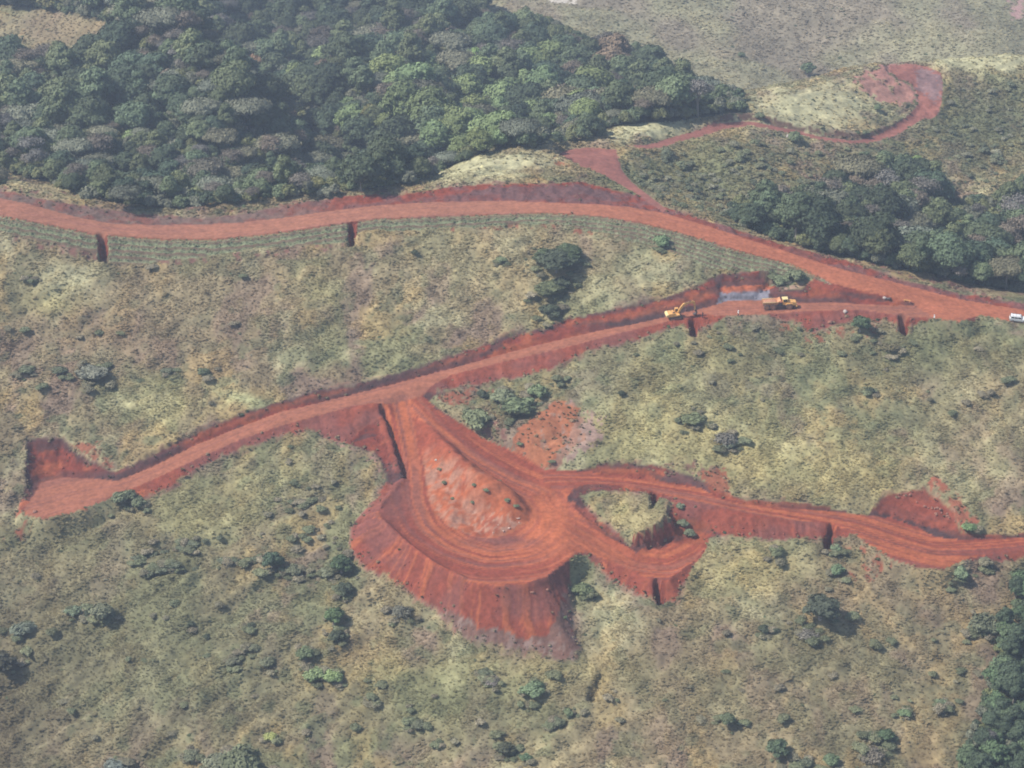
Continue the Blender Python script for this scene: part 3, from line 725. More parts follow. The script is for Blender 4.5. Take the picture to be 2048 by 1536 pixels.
# split the sheet into its named surfaces
lab = np.zeros(X.shape, np.int8)            # 0 hillside
for k, nm in enumerate(('main', 'bench', 'loop', 'upper', 'hilltop', 'track')):
    lab[f & (flat == k + 1)] = k + 1
sideM = (flat == 3) & (SPX.size > 0) & np.isin(spi, [4])
lab[f & sideM] = 7
lab[(lab == 5)] = 6
lab[(dist > 0) & (dist != 2) & cut] = 8
lab[(dist > 0) & (dist != 2) & fillm] = 9
lab[island] = 10
lab[terr] = 11
lab[(lab == 0) & (Y > 790)] = 12
lab[(lab == 0) & (Y > 552)] = 13
names = {0: 'ground', 1: 'haul_road', 2: 'bench_road', 3: 'turning_circle', 4: 'cleared_pad', 6: 'hilltop_track', 7: 'side_road',
         8: 'cut_bank', 9: 'embankment', 10: 'spoil_mound', 11: 'terraces', 12: 'far_hillside', 13: 'ridge'}
labels = {0: 'dry grassy hillside below the red main road', 1: 'wide red dirt haul road sweeping across the whole hillside',
          2: 'red dirt bench road with the excavator and the dump truck on it', 3: 'red dirt turning loop in the middle of the slope',
          4: 'small cleared red dirt pad on the ridge above the main road', 6: 'narrow red track winding over the grassy ridge to the hooked bare hilltop',
          7: 'red dirt side road running off to the right from the turning loop', 8: 'raw red cut banks above the dirt roads',
          9: 'loose red fill slopes below the dirt roads', 10: 'bare orange mound inside the turning loop',
          11: 'planted green terrace strip below the main haul road', 12: 'hazy far grass hillside beyond the wooded valley',
          13: 'grassy ridge with pale knolls behind the haul road'}
fl = lab[:-1, :-1].ravel()
II = np.arange(NX * NY).reshape(NY, NX)
Q = np.stack([II[:-1, :-1], II[:-1, 1:], II[1:, 1:], II[1:, :-1]], -1).reshape(-1, 4)
XYZ = np.stack([X, Y, Z], -1).reshape(-1, 3)
CC = np.concatenate([COL.reshape(-1, 3), np.ones((NX * NY, 1))], 1)
def mesh_from(name, V, F, colour=None, mat=None, smoothf=False):
    me = bpy.data.meshes.new(name)
    me.vertices.add(len(V)); me.vertices.foreach_set('co', np.asarray(V, np.float32).ravel())
    k = F.shape[1]
    me.loops.add(F.size); me.loops.foreach_set('vertex_index', F.ravel().astype(np.int32))
    me.polygons.add(len(F)); me.polygons.foreach_set('loop_start', (np.arange(len(F)) * k).astype(np.int32))
    me.polygons.foreach_set('loop_total', np.full(len(F), k, np.int32))
    if smoothf: me.polygons.foreach_set('use_smooth', np.ones(len(F), bool))
    if colour is not None:
        at = me.color_attributes.new('ground_colour', 'FLOAT_COLOR', 'POINT')
        at.data.foreach_set('color', np.asarray(colour, np.float32).ravel())
    me.update(calc_edges=True)
    if mat: me.materials.append(mat)
    return me
for k, nm in names.items():
    q = Q[fl == k]
    if not len(q): continue
    u, inv = np.unique(q, return_inverse=True)
    me = mesh_from(nm, XYZ[u], inv.reshape(-1, 4), CC[u], MG)
    o = bpy.data.objects.new(nm, me); sc.collection.objects.link(o)
    o['kind'] = 'structure'; o['label'] = labels[k]

# ------------------------------------------------------------------ the haze that fades the far hills
zmin = float(Z.min()); 
bm = bmesh.new(); bmesh.ops.create_cube(bm, size=1.0)
me = bpy.data.meshes.new('haze'); bm.to_mesh(me); bm.free()
hz_o = bpy.data.objects.new('haze', me); sc.collection.objects.link(hz_o)
hz_o.scale = (1900, 2650, 306 - (zmin - 1)); hz_o.location = (0, 540, (306 + zmin - 1) / 2)
hz_o['kind'] = 'stuff'; hz_o['label'] = 'thin pale haze over the valley'
m = bpy.data.materials.new('haze_air'); t_, N_, L_ = nodes_of(m)
N_.remove(N_['Principled BSDF'])
pv = N_.new('ShaderNodeVolumePrincipled'); pv.inputs['Density'].default_value = 0.00025
pv.inputs['Color'].default_value = (0.70, 0.82, 1.0, 1); pv.inputs['Anisotropy'].default_value = 0.1
L_.new(pv.outputs[0], N_['Material Output'].inputs['Volume'])
me.materials.append(m)
# ------------------------------------------------------------------ vegetation
rng = np.random.default_rng(7)
random.seed(7)

def leaf_material(name, src, thin=0):
    """src: 'object' reads the colour of the object, 'instance' the colour carried by the instance"""
    m = bpy.data.materials.new(name)
    t, N, L = nodes_of(m)
    b = N['Principled BSDF']
    b.inputs['Roughness'].default_value = 0.75
    b.inputs['Specular IOR Level'].default_value = 0.2
    if src == 'object':
        a = N.new('ShaderNodeObjectInfo'); ac = a.outputs['Color']
    else:
        a = N.new('ShaderNodeAttribute'); a.attribute_type = 'INSTANCER'; a.attribute_name = 'tint'; ac = a.outputs['Color']
    v = N.new('ShaderNodeAttribute'); v.attribute_name = 'shade'
    mr = N.new('ShaderNodeMapRange'); mr.inputs[3].default_value = 0.86 if thin else 0.45; mr.inputs[4].default_value = 1.14 if thin else 1.75
    # leaves of a clump share the light of the whole clump: bend the normals towards the sky
    ge = N.new('ShaderNodeNewGeometry'); sc1 = N.new('ShaderNodeVectorMath'); sc1.operation = 'SCALE'; sc1.inputs['Scale'].default_value = .5 if thin else .9
    ad = N.new('ShaderNodeVectorMath'); ad.operation = 'ADD'; ad.inputs[1].default_value = (0, 0, .8 if thin else .25)
    no = N.new('ShaderNodeVectorMath'); no.operation = 'NORMALIZE'
    L.new(ge.outputs['Normal'], sc1.inputs[0]); L.new(sc1.outputs[0], ad.inputs[0]); L.new(ad.outputs[0], no.inputs[0]); L.new(no.outputs[0], b.inputs['Normal'])
    L.new(v.outputs['Fac'], mr.inputs[0])
    vm = N.new('ShaderNodeVectorMath'); vm.operation = 'SCALE'
    L.new(ac, vm.inputs[0]); L.new(mr.outputs[0], vm.inputs['Scale'])
    L.new(vm.outputs[0], b.inputs['Base Color'])
    if thin:
        tr_ = N.new('ShaderNodeBsdfTranslucent'); mx = N.new('ShaderNodeMixShader'); mx.inputs[0].default_value = thin
        L.new(vm.outputs[0], tr_.inputs['Color']); L.new(b.outputs[0], mx.inputs[1]); L.new(tr_.outputs[0], mx.inputs[2])
        L.new(mx.outputs[0], N['Material Output'].inputs['Surface'])
    return m
M_LEAF = leaf_material('foliage', 'object')
M_LEAFI = leaf_material('foliage_of_the_mass', 'instance')
M_GRASS = leaf_material('grass_blades', 'instance', .25)
M_BARK = bpy.data.materials.new('pale_bark'); t_, N_, L_ = nodes_of(M_BARK)
b_ = N_['Principled BSDF']; b_.inputs['Roughness'].default_value = 0.9
nz = N_.new('ShaderNodeTexNoise'); nz.inputs['Scale'].default_value = 3.0
cr = N_.new('ShaderNodeValToRGB'); cr.color_ramp.elements[0].color = (.16, .13, .10, 1); cr.color_ramp.elements[1].color = (.42, .38, .33, 1)
L_.new(nz.outputs['Fac'], cr.inputs['Fac']); L_.new(cr.outputs[0], b_.inputs['Base Color'])

def ico(sub):
    bm = bmesh.new(); bmesh.ops.create_icosphere(bm, subdivisions=sub, radius=1.0)
    v = np.array([p.co[:] for p in bm.verts]); fc = np.array([[q.index for q in p.verts] for p in bm.faces]); bm.free()
    return v, fc
ICO1 = ico(1); ICO2 = ico(2)

def crown_arrays(seed, lobes, leaf=0.5, per=70, fill=0.86, rough=0.25):
    """lobes: (x, y, z, rx, ry, rz). Solid uneven hearts with leaf clumps standing out of them."""
    r = np.random.default_rng(seed)
    V, F, S = [], [], []; nv = 0
    for (cx, cy, cz, rx, ry, rz) in lobes:
        v, fc = ICO2 if max(rx, rz) > 0.9 else ICO1
        rad = 1 + rough * (r.random(len(v)) - 0.5) * 1.6
        p = v * rad[:, None] * np.array([rx, ry, rz]) * fill + np.array([cx, cy, cz])
        V.append(p); F.append(fc + nv); nv += len(p)
        sh = 0.25 + 0.35 * r.random()
        S.append(np.full(len(p), sh) + 0.25 * (r.random(len(p)) - .5))
        n = int(per * max(0.35, (rx * ry) ** 0.6))
        d = r.normal(size=(n, 3)); d /= np.linalg.norm(d, axis=1)[:, None]
        d[:, 2] = np.where(d[:, 2] < -0.35, -d[:, 2], d[:, 2])
        c = d * np.array([rx, ry, rz]) * (0.78 + 0.62 * r.random((n, 1)) ** 1.6) + np.array([cx, cy, cz])
        # each clump: two crossing little triangles facing outwards
        a = np.cross(d, r.normal(size=(n, 3))); a /= np.linalg.norm(a, axis=1)[:, None] + 1e-9
        b = np.cross(d, a)
        s = leaf * (0.6 + 0.9 * r.random((n, 1)))
        tilt = (r.random((n, 1)) - .5) * 1.4
        bb = b + d * tilt
        p1 = c - a * s * .6 - bb * s * .5; p2 = c + a * s * .6 - bb * s * .5; p3 = c + bb * s * .7
        q = np.stack([p1, p2, p3], 1).reshape(-1, 3)
        V.append(q); F.append(np.arange(3 * n).reshape(-1, 3) + nv); nv += 3 * n
        S.append(np.repeat(np.clip(sh + 0.2 + 0.5 * (r.random(n) - .4), 0, 1), 3))
    return np.concatenate(V), np.concatenate(F), np.clip(np.concatenate(S), 0, 1)

def crown_mesh(name, seed, lobes, mat, **k):
    V, F, S = crown_arrays(seed, lobes, **k)
    me = mesh_from(name, V, F, None, mat)
    at = me.attributes.new('shade', 'FLOAT', 'POINT'); at.data.foreach_set('value', S.astype(np.float32))
    return me

def tree_lobes(seed, rad, h0, h1, n, flat_=0.6, kind='round'):
    r = np.random.default_rng(seed)
    L = []
    for i in range(n):
        a = i * 2.399 + r.random() * .8; q = math.sqrt((i + .3) / n) * rad * 0.78
        top = h1 - (h1 - h0) * (q / rad) ** (2.0 if kind == 'round' else 4) * .75 - r.random() * (h1 - h0) * .22
        lr = rad * (0.30 + 0.20 * r.random()) * (1 if kind != 'umbrella' else 1.05)
        L.append((q * math.cos(a), q * math.sin(a), top - lr * flat_, lr, lr * (0.85 + .3 * r.random()), lr * flat_ * (0.85 + .4 * r.random())))
    # an under storey of lobes to close the crown below
    if kind != 'umbrella':
        for i in range(max(2, n // 3)):
            a = r.random() * 6.28; q = rad * .35 * r.random()
            L.append((q * math.cos(a), q * math.sin(a), h0 + (h1 - h0) * .3, rad * .5, rad * .5, (h1 - h0) * .38))
    return L

def tube(points, radii, n=6):
    V, F = [], []
    pts = [Vector(p) for p in points]
    for i, p in enumerate(pts):
        d = (pts[min(i + 1, len(pts) - 1)] - pts[max(i - 1, 0)]).normalized()
        a = d.orthogonal().normalized(); b = d.cross(a)
        for k in range(n):
            an = 2 * math.pi * k / n
            V.append(p + (a * math.cos(an) + b * math.sin(an)) * radii[i])
    for i in range(len(pts) - 1):
        for k in range(n):
            F.append((i * n + k, i * n + (k + 1) % n, (i + 1) * n + (k + 1) % n, (i + 1) * n + k))
    return [tuple(v) for v in V], F

def trunk_mesh(name, seed, lobes, h0, r0=0.32, branches=5):
    r = random.Random(seed)
    lean = Vector((r.uniform(-.08, .08), r.uniform(-.08, .08), 1))
    V, F = tube([Vector((0, 0, -1.0)), lean * h0 * .4, lean * h0 * .8, lean * (h0 * 1.15)], [r0 * 1.35, r0, r0 * .8, r0 * .5], 7)
    for i in range(branches):
        lb = lobes[i * max(1, len(lobes) // branches) % len(lobes)]
        s = lean * h0 * r.uniform(.55, .95); e = Vector(lb[:3]); m = (s + e) / 2 + Vector((0, 0, -.12 * (e - s).length))
        v, f_ = tube([s, m, e], [r0 * .45, r0 * .3, r0 * .12], 5)
        k = len(V); V += v; F += [tuple(q + k for q in ff) for ff in f_]
    me = bpy.data.meshes.new(name); me.from_pydata(V, [], F); me.update(); me.materials.append(M_BARK)
    return me

# prototypes --------------------------------------------------------
TREES = {}
def make_kind(key, seed, rad, h0, h1, n, kind='round', leaf=.5, per=70, flat_=.6, branches=5, r0=.3, **k):
    L = tree_lobes(seed, rad, h0, h1, n, flat_, kind)
    TREES.setdefault(key, []).append((crown_mesh('crown', seed, L, M_LEAF, leaf=leaf, per=per, **k), trunk_mesh('trunk', seed, L, h0 + (h1 - h0) * .35, r0, branches), rad, h1))
for s in range(5): make_kind('round', 10 + s, 4.6 + s * .35, 3.5, 10.5 + s, 18 + s, per=95, leaf=.6, rough=.45, fill=.78)
for s in range(3): make_kind('tall', 30 + s, 3.6 + s * .3, 5.0, 14 + s, 15, per=100, leaf=.55, flat_=.75, rough=.45, fill=.78)
for s in range(3): make_kind('umbrella', 40 + s, 5.8 + s * .4, 6.5, 9.5, 19, 'umbrella', per=95, leaf=.5, flat_=.42, branches=8)
for s in range(3): make_kind('small', 50 + s, 2.8 + s * .3, 1.4, 5.5 + s * .5, 10, per=100, leaf=.46, rough=.45, fill=.78)
for s in range(3): make_kind('sparse', 60 + s, 4.4, 5.0, 11.5, 20, 'umbrella', per=45, leaf=.36, fill=.2, flat_=.6, branches=16, r0=.34)
def bush_lobes(seed, rad, h, n):
    r = np.random.default_rng(seed); L = []
    for i in range(n):
        a = i * 2.399 + r.random(); q = math.sqrt((i + .2) / n) * rad * .75
        lr = rad * (.26 + .26 * r.random()); top = h * (1 - .55 * (q / rad) ** 2) * (0.8 + .3 * r.random())
        L.append((q * math.cos(a), q * math.sin(a), max(top - lr * .7, lr * .25), lr, lr, lr * .8))
    return L
def make_bush(key, seed, rad, h, n, leaf=.32, per=90, **k):
    L = bush_lobes(seed, rad, h, n)
    TREES.setdefault(key, []).append((crown_mesh('foliage', seed, L, M_LEAF, leaf=leaf, per=per, rough=.4, **k), trunk_mesh('stem', seed, L, h * .45, .09, 4), rad, h))
for s in range(5): make_bush('bush', 70 + s, 1.0, 1.15 + .12 * s, 12 + s, leaf=.2, per=220)         # unit radius, scaled where planted
for s in range(2): make_bush('dry', 80 + s, 1.0, 1.0, 12, leaf=.12, per=190, fill=.25)

def ground_at(px, py):
    x, y, z = unproject(px, py, gridh)
    return float(x[0]), float(y[0]), float(z[0])
def link(name, data, parent=None, loc=(0, 0, 0), rot=(0, 0, 0), scale=(1, 1, 1)):
    o = bpy.data.objects.new(name, data); sc.collection.objects.link(o)
    if parent is not None: o.parent = parent
    o.location = loc; o.rotation_euler = rot; o.scale = scale
    return o
def tagthing(o, label, cat, group=None):
    o['label'] = label; o['category'] = cat
    if group: o['group'] = group
def plant(name, key, v, loc, size, tint, label, cat, group=None, rz=None, zs=1.0):
    cm, tm, rad, hh = TREES[key][v % len(TREES[key])]
    rz = random.uniform(0, 6.28) if rz is None else rz
    root = link(name, None, None, loc, (0, 0, rz), (size, size, size * zs))
    root.empty_display_size = .5
    a = link(cm.name.split('.')[0], cm, root); a.color = (*tint, 1)
    link(tm.name.split('.')[0], tm, root)
    tagthing(root, label, cat, group)
    return root

T_DARK = (.044, .060, .034); T_MID = (.075, .094, .048); T_GREY = (.105, .108, .072); T_BROWN = (.125, .100, .070)
T_LIGHT = (.115, .148, .062); T_LIME = (.21, .29, .07); T_OLIVE = (.10, .105, .045); T_WOOD = (.10, .088, .070)

# the woods ---------------------------------------------------------
cand = []
def visible(x, y, zt, n=70, clear=1.0):
    t = np.linspace(0.45, 0.995, n)[None]
    xs = x[:, None] * t; ys = y[:, None] * t; zs = CAMZ + (zt[:, None] - CAMZ) * t
    return ~((gridh(xs.ravel(), ys.ravel()).reshape(xs.shape)) > zs + clear).any(1)
def scatter(polyreg, x0, x1, y0, y1, sp, topz=10.0):
    out = []
    for yy in np.arange(y0, y1, sp * .92):
        for xx in np.arange(x0, x1, sp):
            out.append((xx + rng.uniform(-.42, .42) * sp + (sp / 2 if int(yy / sp) % 2 else 0), yy + rng.uniform(-.42, .42) * sp))
    a = np.array(out); z = gridh(a[:, 0], a[:, 1])
    px, py = project(a[:, 0], a[:, 1], z + topz)
    jx = (fbm(a[:, 0] / 12, a[:, 1] / 12, 301, 2) - .5) * 30
    m = inpoly(px + jx, py + jx * .4, polyreg)
    bx, by = project(a[:, 0], a[:, 1], z + 1.5)
    m &= inpoly(bx, by, polyreg) | ~visible(a[:, 0], a[:, 1], z + 2.0, clear=.3)
    return np.column_stack([a, z])[m]
FL = scatter(FOREST_L, -240, 130, 552, 1010, 7.3)
FR = scatter(FOREST_R, 60, 240, 528, 735, 5.8)
GROVE = [(2060,1140),(2020,1190),(2000,1250),(1995,1300),(1978,1360),(1960,1410),(1935,1450),(1925,1540),(1925,1620),(2130,1620),(2130,1120)]
def grid_ok(a):
    v = visible(a[:, 0], a[:, 1], a[:, 2] + 11)
    px, py = project(a[:, 0], a[:, 1], a[:, 2] + 9)
    return a[v & (px > -90) & (px < 2140) & (py > -70)]
FL = grid_ok(FL); FR = grid_ok(FR)
# keep off the road verge: the foot of the tree must be on natural ground, a few metres off the road
def off_road(a, dmin_):
    i = np.clip(np.searchsorted(GX, a[:, 0]), 0, NX - 1); j = np.clip(np.searchsorted(GY, a[:, 1]), 0, NY - 1)
    return a[(df[j, i] > dmin_) & (soilmask[j, i] < .5)]
FL = off_road(FL, 9.0); FR = off_road(FR, 7.0)
print('woods', len(FL), len(FR))
woods_all = [(p, 'left') for p in FL] + [(p, 'right') for p in FR]
woods_all.sort(key=lambda q: q[0][1])
LAB = {
 ('round','left'): ('dark green rounded tree', 'in the wooded valley behind the haul road, upper left'),
 ('round','right'): ('dark green rounded tree', 'in the wooded hollow right of the ridge track'),
}
spec = []
for (p, side) in woods_all:
    x, y, z = p
    n = float(fbm(np.array([x / 30]), np.array([y / 30]), 311, 2)[0]); u = rng.random()
    px, py = project(x, y, z + 8)
    light_zone = math.exp(-(((px - 950) / 230) ** 2 + ((py - 200) / 90) ** 2)) if side == 'left' else 0
    if u < .32: key, tint, kn = 'round', T_DARK, 'dark green round-crowned tree'
    elif u < .45: key, tint, kn = 'round', T_MID, 'mid green round-crowned tree'
    elif u < .59: key, tint, kn = 'tall', T_MID, 'tall mid green tree with a narrow crown'
    elif u < .75: key, tint, kn = 'umbrella', T_GREY, 'grey-green flat-topped tree'
    elif u < .84: key, tint, kn = 'small', T_OLIVE, 'small olive-green tree'
    elif u < .95: key, tint, kn = 'sparse', T_WOOD, 'half-bare grey-brown tree'
    elif u < .97: key, tint, kn = 'round', T_BROWN, 'brownish round-crowned tree'
    else: key, tint, kn = 'small', T_LIGHT, 'small bright green tree'
    if rng.random() < light_zone * .45: key, tint, kn = 'round', T_LIGHT, 'light green round-crowned tree'
    if math.exp(-(((px - 600) / 110) ** 2 + ((py - 200) / 80) ** 2)) > .5 and tint != T_DARK and rng.random() < .6: key, tint, kn = 'round', T_DARK, 'dark green round-crowned tree'
    j = rng.uniform(.85, 1.35); jr = rng.uniform(.92, 1.12)
    j *= .68 + .75 * n
    tint = (tint[0] * j * jr, tint[1] * j, tint[2] * j / jr)
    spec.append((x, y, z, key, int(rng.integers(0, 9)), (.62 + .78 * rng.random() ** 1.5) * (1 if side == 'left' else .82) * (1 if y > 668 or side == 'right' else .74), tint, kn, side, float(py)))
# the 300 largest in view are things of their own
# notable trees first, then the nearest of the rest
NOTABLE = [
 (412,386,'umbrella',0,1.15,(.11,.10,.07),'wide flat-topped grey-brown tree with pale forked trunk just behind the haul road'),
 (640,382,'small',1,.7,(.14,.19,.07),'yellow-green small tree at the wood edge above the haul road'),
 (948,150,'round',1,1.0,(.16,.23,.075),'large bright green tree in the middle of the valley wood'),
 (912,262,'round',2,.95,(.10,.20,.08),'vivid green round tree above the pale grass knoll'),
 (1090,190,'tall',0,.7,(.20,.25,.06),'slender yellow-green tree in the right part of the valley wood'),
 (14,232,'round',0,.8,(.22,.30,.07),'lime green tree at the left edge of the valley wood'),
 (70,255,'small',2,1.1,(.20,.27,.07),'lime green small tree near the left edge of the wood'),
 (520,150,'round',3,.8,(.19,.12,.07),'rusty brown tree in the upper left wood'),
 (1395,232,'sparse',0,1.1,(.13,.12,.105),'bare pale-trunked tree at the right tip of the valley wood'),
 (1832,345,'round',2,.5,(.15,.21,.065),'lime green tree at the top of the right-hand wood'),
 (2030,470,'sparse',1,1.2,(.13,.12,.105),'bare grey tree with pale branches at the right edge wood'),
 (595,300,'round',4,.95,(.085,.13,.06),'lighter green domed tree left of the dark ravine'),
 (1540,430,'round',1,.8,(.07,.10,.045),'dense rounded tree at the left end of the right-hand wood'),
 (590,40,'tall',1,1.0,(.13,.21,.08),'pale green tall tree near the top of the frame'),
]
for (px, py, key, v, s, tint, lb) in NOTABLE:
    x, y, z = ground_at(px, py)
    plant('forest_tree', key, v, (x, y, z), s, tint, lb, 'tree')
MARKS = [((412,350),'flat-topped grey-brown tree','left'),((640,355),'yellow-green edge tree','left'),((948,120),'large bright green tree','left'),
 ((912,240),'vivid green round tree','left'),((1090,170),'slender yellow-green tree','left'),((14,212),'lime tree at left edge','left'),((520,125),'rusty brown tree','left'),
 ((1395,200),'bare pale-trunked tree','left'),((1832,320),'lime tree of the right wood','right'),((2030,440),'bare grey tree at right edge','right'),((595,265),'domed tree by the ravine','left'),
 ((1540,400),'rounded tree ending the right wood','right'),((590,20),'pale tree at frame top','left'),((980,330),'pale grass knoll','left'),((130,70),'grassy hill at upper left','left'),
 ((1300,250),'pale grass strip','left'),((200,440),'first terrace gully','left'),((1750,535),'haul road above right junction','right'),((1700,350),'hollow under the ridge track','right')]
def where(s_):
    px, py = project(s_[0], s_[1], s_[2] + 8); px = float(px); py = float(py)
    best = min((m for m in MARKS if m[2] == s_[8]), key=lambda m: math.hypot(px - m[0][0], (py - m[0][1]) * 1.6))
    dx = px - best[0][0]; dy = (py - best[0][1]) * 1.4
    far = 'just ' if math.hypot(dx, dy) < 75 else ('' if math.hypot(dx, dy) < 140 else 'well ')
    if abs(dx) > 2.2 * abs(dy): d = 'left of' if dx < 0 else 'right of'
    elif abs(dy) > 2.2 * abs(dx): d = 'beyond' if dy < 0 else 'in front of'
    else: d = ('behind ' if dy < 0 else 'before ')+'and ' + ('left of' if dx < 0 else 'right of')
    return f'{far}{d} the {best[1]}', 'trees of the valley wood' if s_[8] == 'left' else 'trees of the right-hand wood'
order = sorted(range(len(spec)), key=lambda i: -spec[i][5] * (1.3 if spec[i][3] != 'small' else .8) / spec[i][1])
indiv = set(order[:284])
SHORT = {'dark green round-crowned tree': 'dark rounded tree', 'mid green round-crowned tree': 'mid green rounded tree', 'tall mid green tree with a narrow crown': 'tall narrow green tree',
         'grey-green flat-topped tree': 'grey-green flat-topped tree', 'small olive-green tree': 'small olive tree', 'half-bare grey-brown tree': 'half-bare grey tree',
         'brownish round-crowned tree': 'brownish rounded tree', 'small bright green tree': 'small bright green tree', 'light green round-crowned tree': 'light green rounded tree'}
lab_of = {}
for i in indiv:
    wh, grp = where(spec[i])
    big = spec[i][5] > (1.08 if spec[i][8] == 'left' else .9) and 'small' not in spec[i][7]
    lab_of[i] = [f"{'big ' if big else ''}{SHORT[spec[i][7]]} {wh}", grp]
byl = {}
for i, (l, g_) in lab_of.items(): byl.setdefault(l, []).append(i)
for l, ii_ in byl.items():
    if len(ii_) == 1: continue
    ii_.sort(key=lambda i: float(project(spec[i][0], spec[i][1], spec[i][2])[0]))
    words = ['leftmost', 'rightmost'] if len(ii_) == 2 else ['leftmost'] + ['second', 'third', 'fourth', 'fifth', 'sixth', 'seventh', 'eighth', 'ninth'][:len(ii_) - 2] + ['rightmost']
    for w_, i in zip(words, ii_): lab_of[i][0] = w_ + ' ' + l
for i in sorted(indiv):
    x, y, z, key, v, s, tint, kn, side, py = spec[i]
    l = lab_of[i][0]
    if len(l.replace('-', ' ').split()) > 16: l = l.replace(' the ', ' ')
    plant('forest_tree', key, v, (x, y, z - .1), s, tint, l, 'tree', lab_of[i][1])
rest = [spec[i] for i in range(len(spec)) if i not in indiv]

# geometry-node scatter of one set of prototypes on given points ---------
def scatter_nodes(name, pts, rot, scl, tint, idx, protos, label, prefix):
    me = bpy.data.meshes.new(name)
    me.vertices.add(len(pts)); me.vertices.foreach_set('co', np.asarray(pts, np.float32).ravel())
    for nm, ty, arr, kk in (('spin', 'FLOAT_VECTOR', rot, 'vector'), ('size', 'FLOAT_VECTOR', scl, 'vector'), ('tint', 'FLOAT_VECTOR', tint, 'vector'), ('pick', 'INT', idx, 'value')):
        at = me.attributes.new(nm, ty, 'POINT'); at.data.foreach_set(kk, np.asarray(arr, np.int32 if ty == 'INT' else np.float32).ravel())
    o = bpy.data.objects.new(name, me); sc.collection.objects.link(o)
    o['kind'] = 'stuff'; o['label'] = label
    g = bpy.data.node_groups.new(name + '_scatter', 'GeometryNodeTree')
    g.interface.new_socket('Geometry', in_out='INPUT', socket_type='NodeSocketGeometry')
    g.interface.new_socket('Geometry', in_out='OUTPUT', socket_type='NodeSocketGeometry')
    gi = g.nodes.new('NodeGroupInput'); go = g.nodes.new('NodeGroupOutput')
    mp = g.nodes.new('GeometryNodeMeshToPoints')
    ip = g.nodes.new('GeometryNodeInstanceOnPoints'); ip.inputs['Pick Instance'].default_value = True
    gg = g.nodes.new('GeometryNodeGeometryToInstance')
    for p in reversed(protos):
        po = bpy.data.objects.new(prefix, p)
        oi = g.nodes.new('GeometryNodeObjectInfo'); oi.inputs['Object'].default_value = po; oi.inputs['As Instance'].default_value = False
        g.links.new(oi.outputs['Geometry'], gg.inputs[0])
    def attr(nm, ty):
        n = g.nodes.new('GeometryNodeInputNamedAttribute'); n.data_type = ty; n.inputs['Name'].default_value = nm
        return n.outputs['Attribute']
    g.links.new(gi.outputs[0], mp.inputs['Mesh']); g.links.new(mp.outputs[0], ip.inputs['Points'])
    g.links.new(gg.outputs[0], ip.inputs['Instance'])
    g.links.new(attr('pick', 'INT'), ip.inputs['Instance Index'])
    g.links.new(attr('spin', 'FLOAT_VECTOR'), ip.inputs['Rotation'])
    g.links.new(attr('size', 'FLOAT_VECTOR'), ip.inputs['Scale'])
    g.links.new(ip.outputs[0], go.inputs[0])
    md = o.modifiers.new('scatter', 'NODES'); md.node_group = g
    return o
def tree_proto(key, v):
    """crown and trunk of one kind merged, for the far trees of the mass"""
    cm, tm, rad, hh = TREES[key][v]
    me = cm.copy(); me.materials.clear(); me.materials.append(M_LEAFI)
    return me
if rest:
    keys = [(k, v) for k in ('round', 'tall', 'umbrella', 'small', 'sparse') for v in range(len(TREES[k]))]
    protos = [tree_proto(k, v) for k, v in keys]
    pts = np.array([(s[0], s[1], s[2] - .1) for s in rest]); n = len(rest)
    idx = np.array([keys.index((s[3], s[4] % len(TREES[s[3]]))) for s in rest])
    scl = np.array([(s[5], s[5], s[5]) for s in rest]); rot = np.zeros((n, 3)); rot[:, 2] = rng.uniform(0, 6.28, n)
    scatter_nodes('far_woods', pts, rot, scl, np.array([s[6] for s in rest]), idx, protos, 'hazy far trees of the valley wood', 'far_tree')

# undergrowth that closes the floor of the woods
und = []
for (poly, x0, x1, y0, y1, sp) in ((FOREST_L, -240, 130, 556, 900, 3.4), (FOREST_R, 60, 240, 530, 735, 3.4)):
    und.append(off_road(grid_ok(scatter(poly, x0, x1, y0, y1, sp, 3.0)), 4.0))
und.append(scatter(GROVE, 60, 165, 335, 470, 2.0, 1.0))
und = np.concatenate(und)
bush_protos = []
for k in ('bush', 'dry'):
    for v in range(len(TREES[k])):
        me = TREES[k][v][0].copy(); me.materials.clear(); me.materials.append(M_LEAFI); bush_protos.append(me)
n = len(und); s_ = rng.uniform(1.3, 2.9, n) * np.where(und[:, 1] < 480, .62, 1); rot = np.zeros((n, 3)); rot[:, 2] = rng.uniform(0, 6.28, n)
base_t = np.array([T_DARK, T_MID, T_OLIVE, T_GREY]) * 1.15 *np.ones((4,3))
base_t = base_t[rng.integers(0, 4, n)] * rng.uniform(.8, 1.25, (n, 1))
scatter_nodes('undergrowth', und, rot, np.column_stack([s_, s_, s_ * 1.1]), base_t, rng.integers(0, 5, n), bush_protos, 'dense low undergrowth between and under the valley trees', 'bush')
print('undergrowth', n)

# low green scrub on the flanks of the ridge
GREENS = [[(1240,350),(1300,300),(1400,292),(1520,262),(1700,292),(1790,300),(1700,330),(1650,360),(1560,385),(1480,400),(1445,425),(1340,410),(1290,390)],
          [(1880,200),(1930,150),(2060,140),(2060,340),(2000,385),(1915,385),(1860,300),(1800,295),(1880,240)]]
gs = []
for g_ in GREENS:
    q = scatter(g_, 30, 240, 560, 780, 2.6, 1.0); q[:, 0] += rng.uniform(-2.2, 2.2, len(q)); q[:, 1] += rng.uniform(-2.2, 2.2, len(q)); q[:, 2] = gridh(q[:, 0], q[:, 1])
    gs.append(off_road(grid_ok(q), 2.5))
gs = np.concatenate(gs); gs = gs[rng.random(len(gs)) < np.where(gs[:, 0] > 135, .45, 1) * (.1 + .8 * smooth(.35, .65, fbm(gs[:, 0] / 9, gs[:, 1] / 14, 322, 2)))]
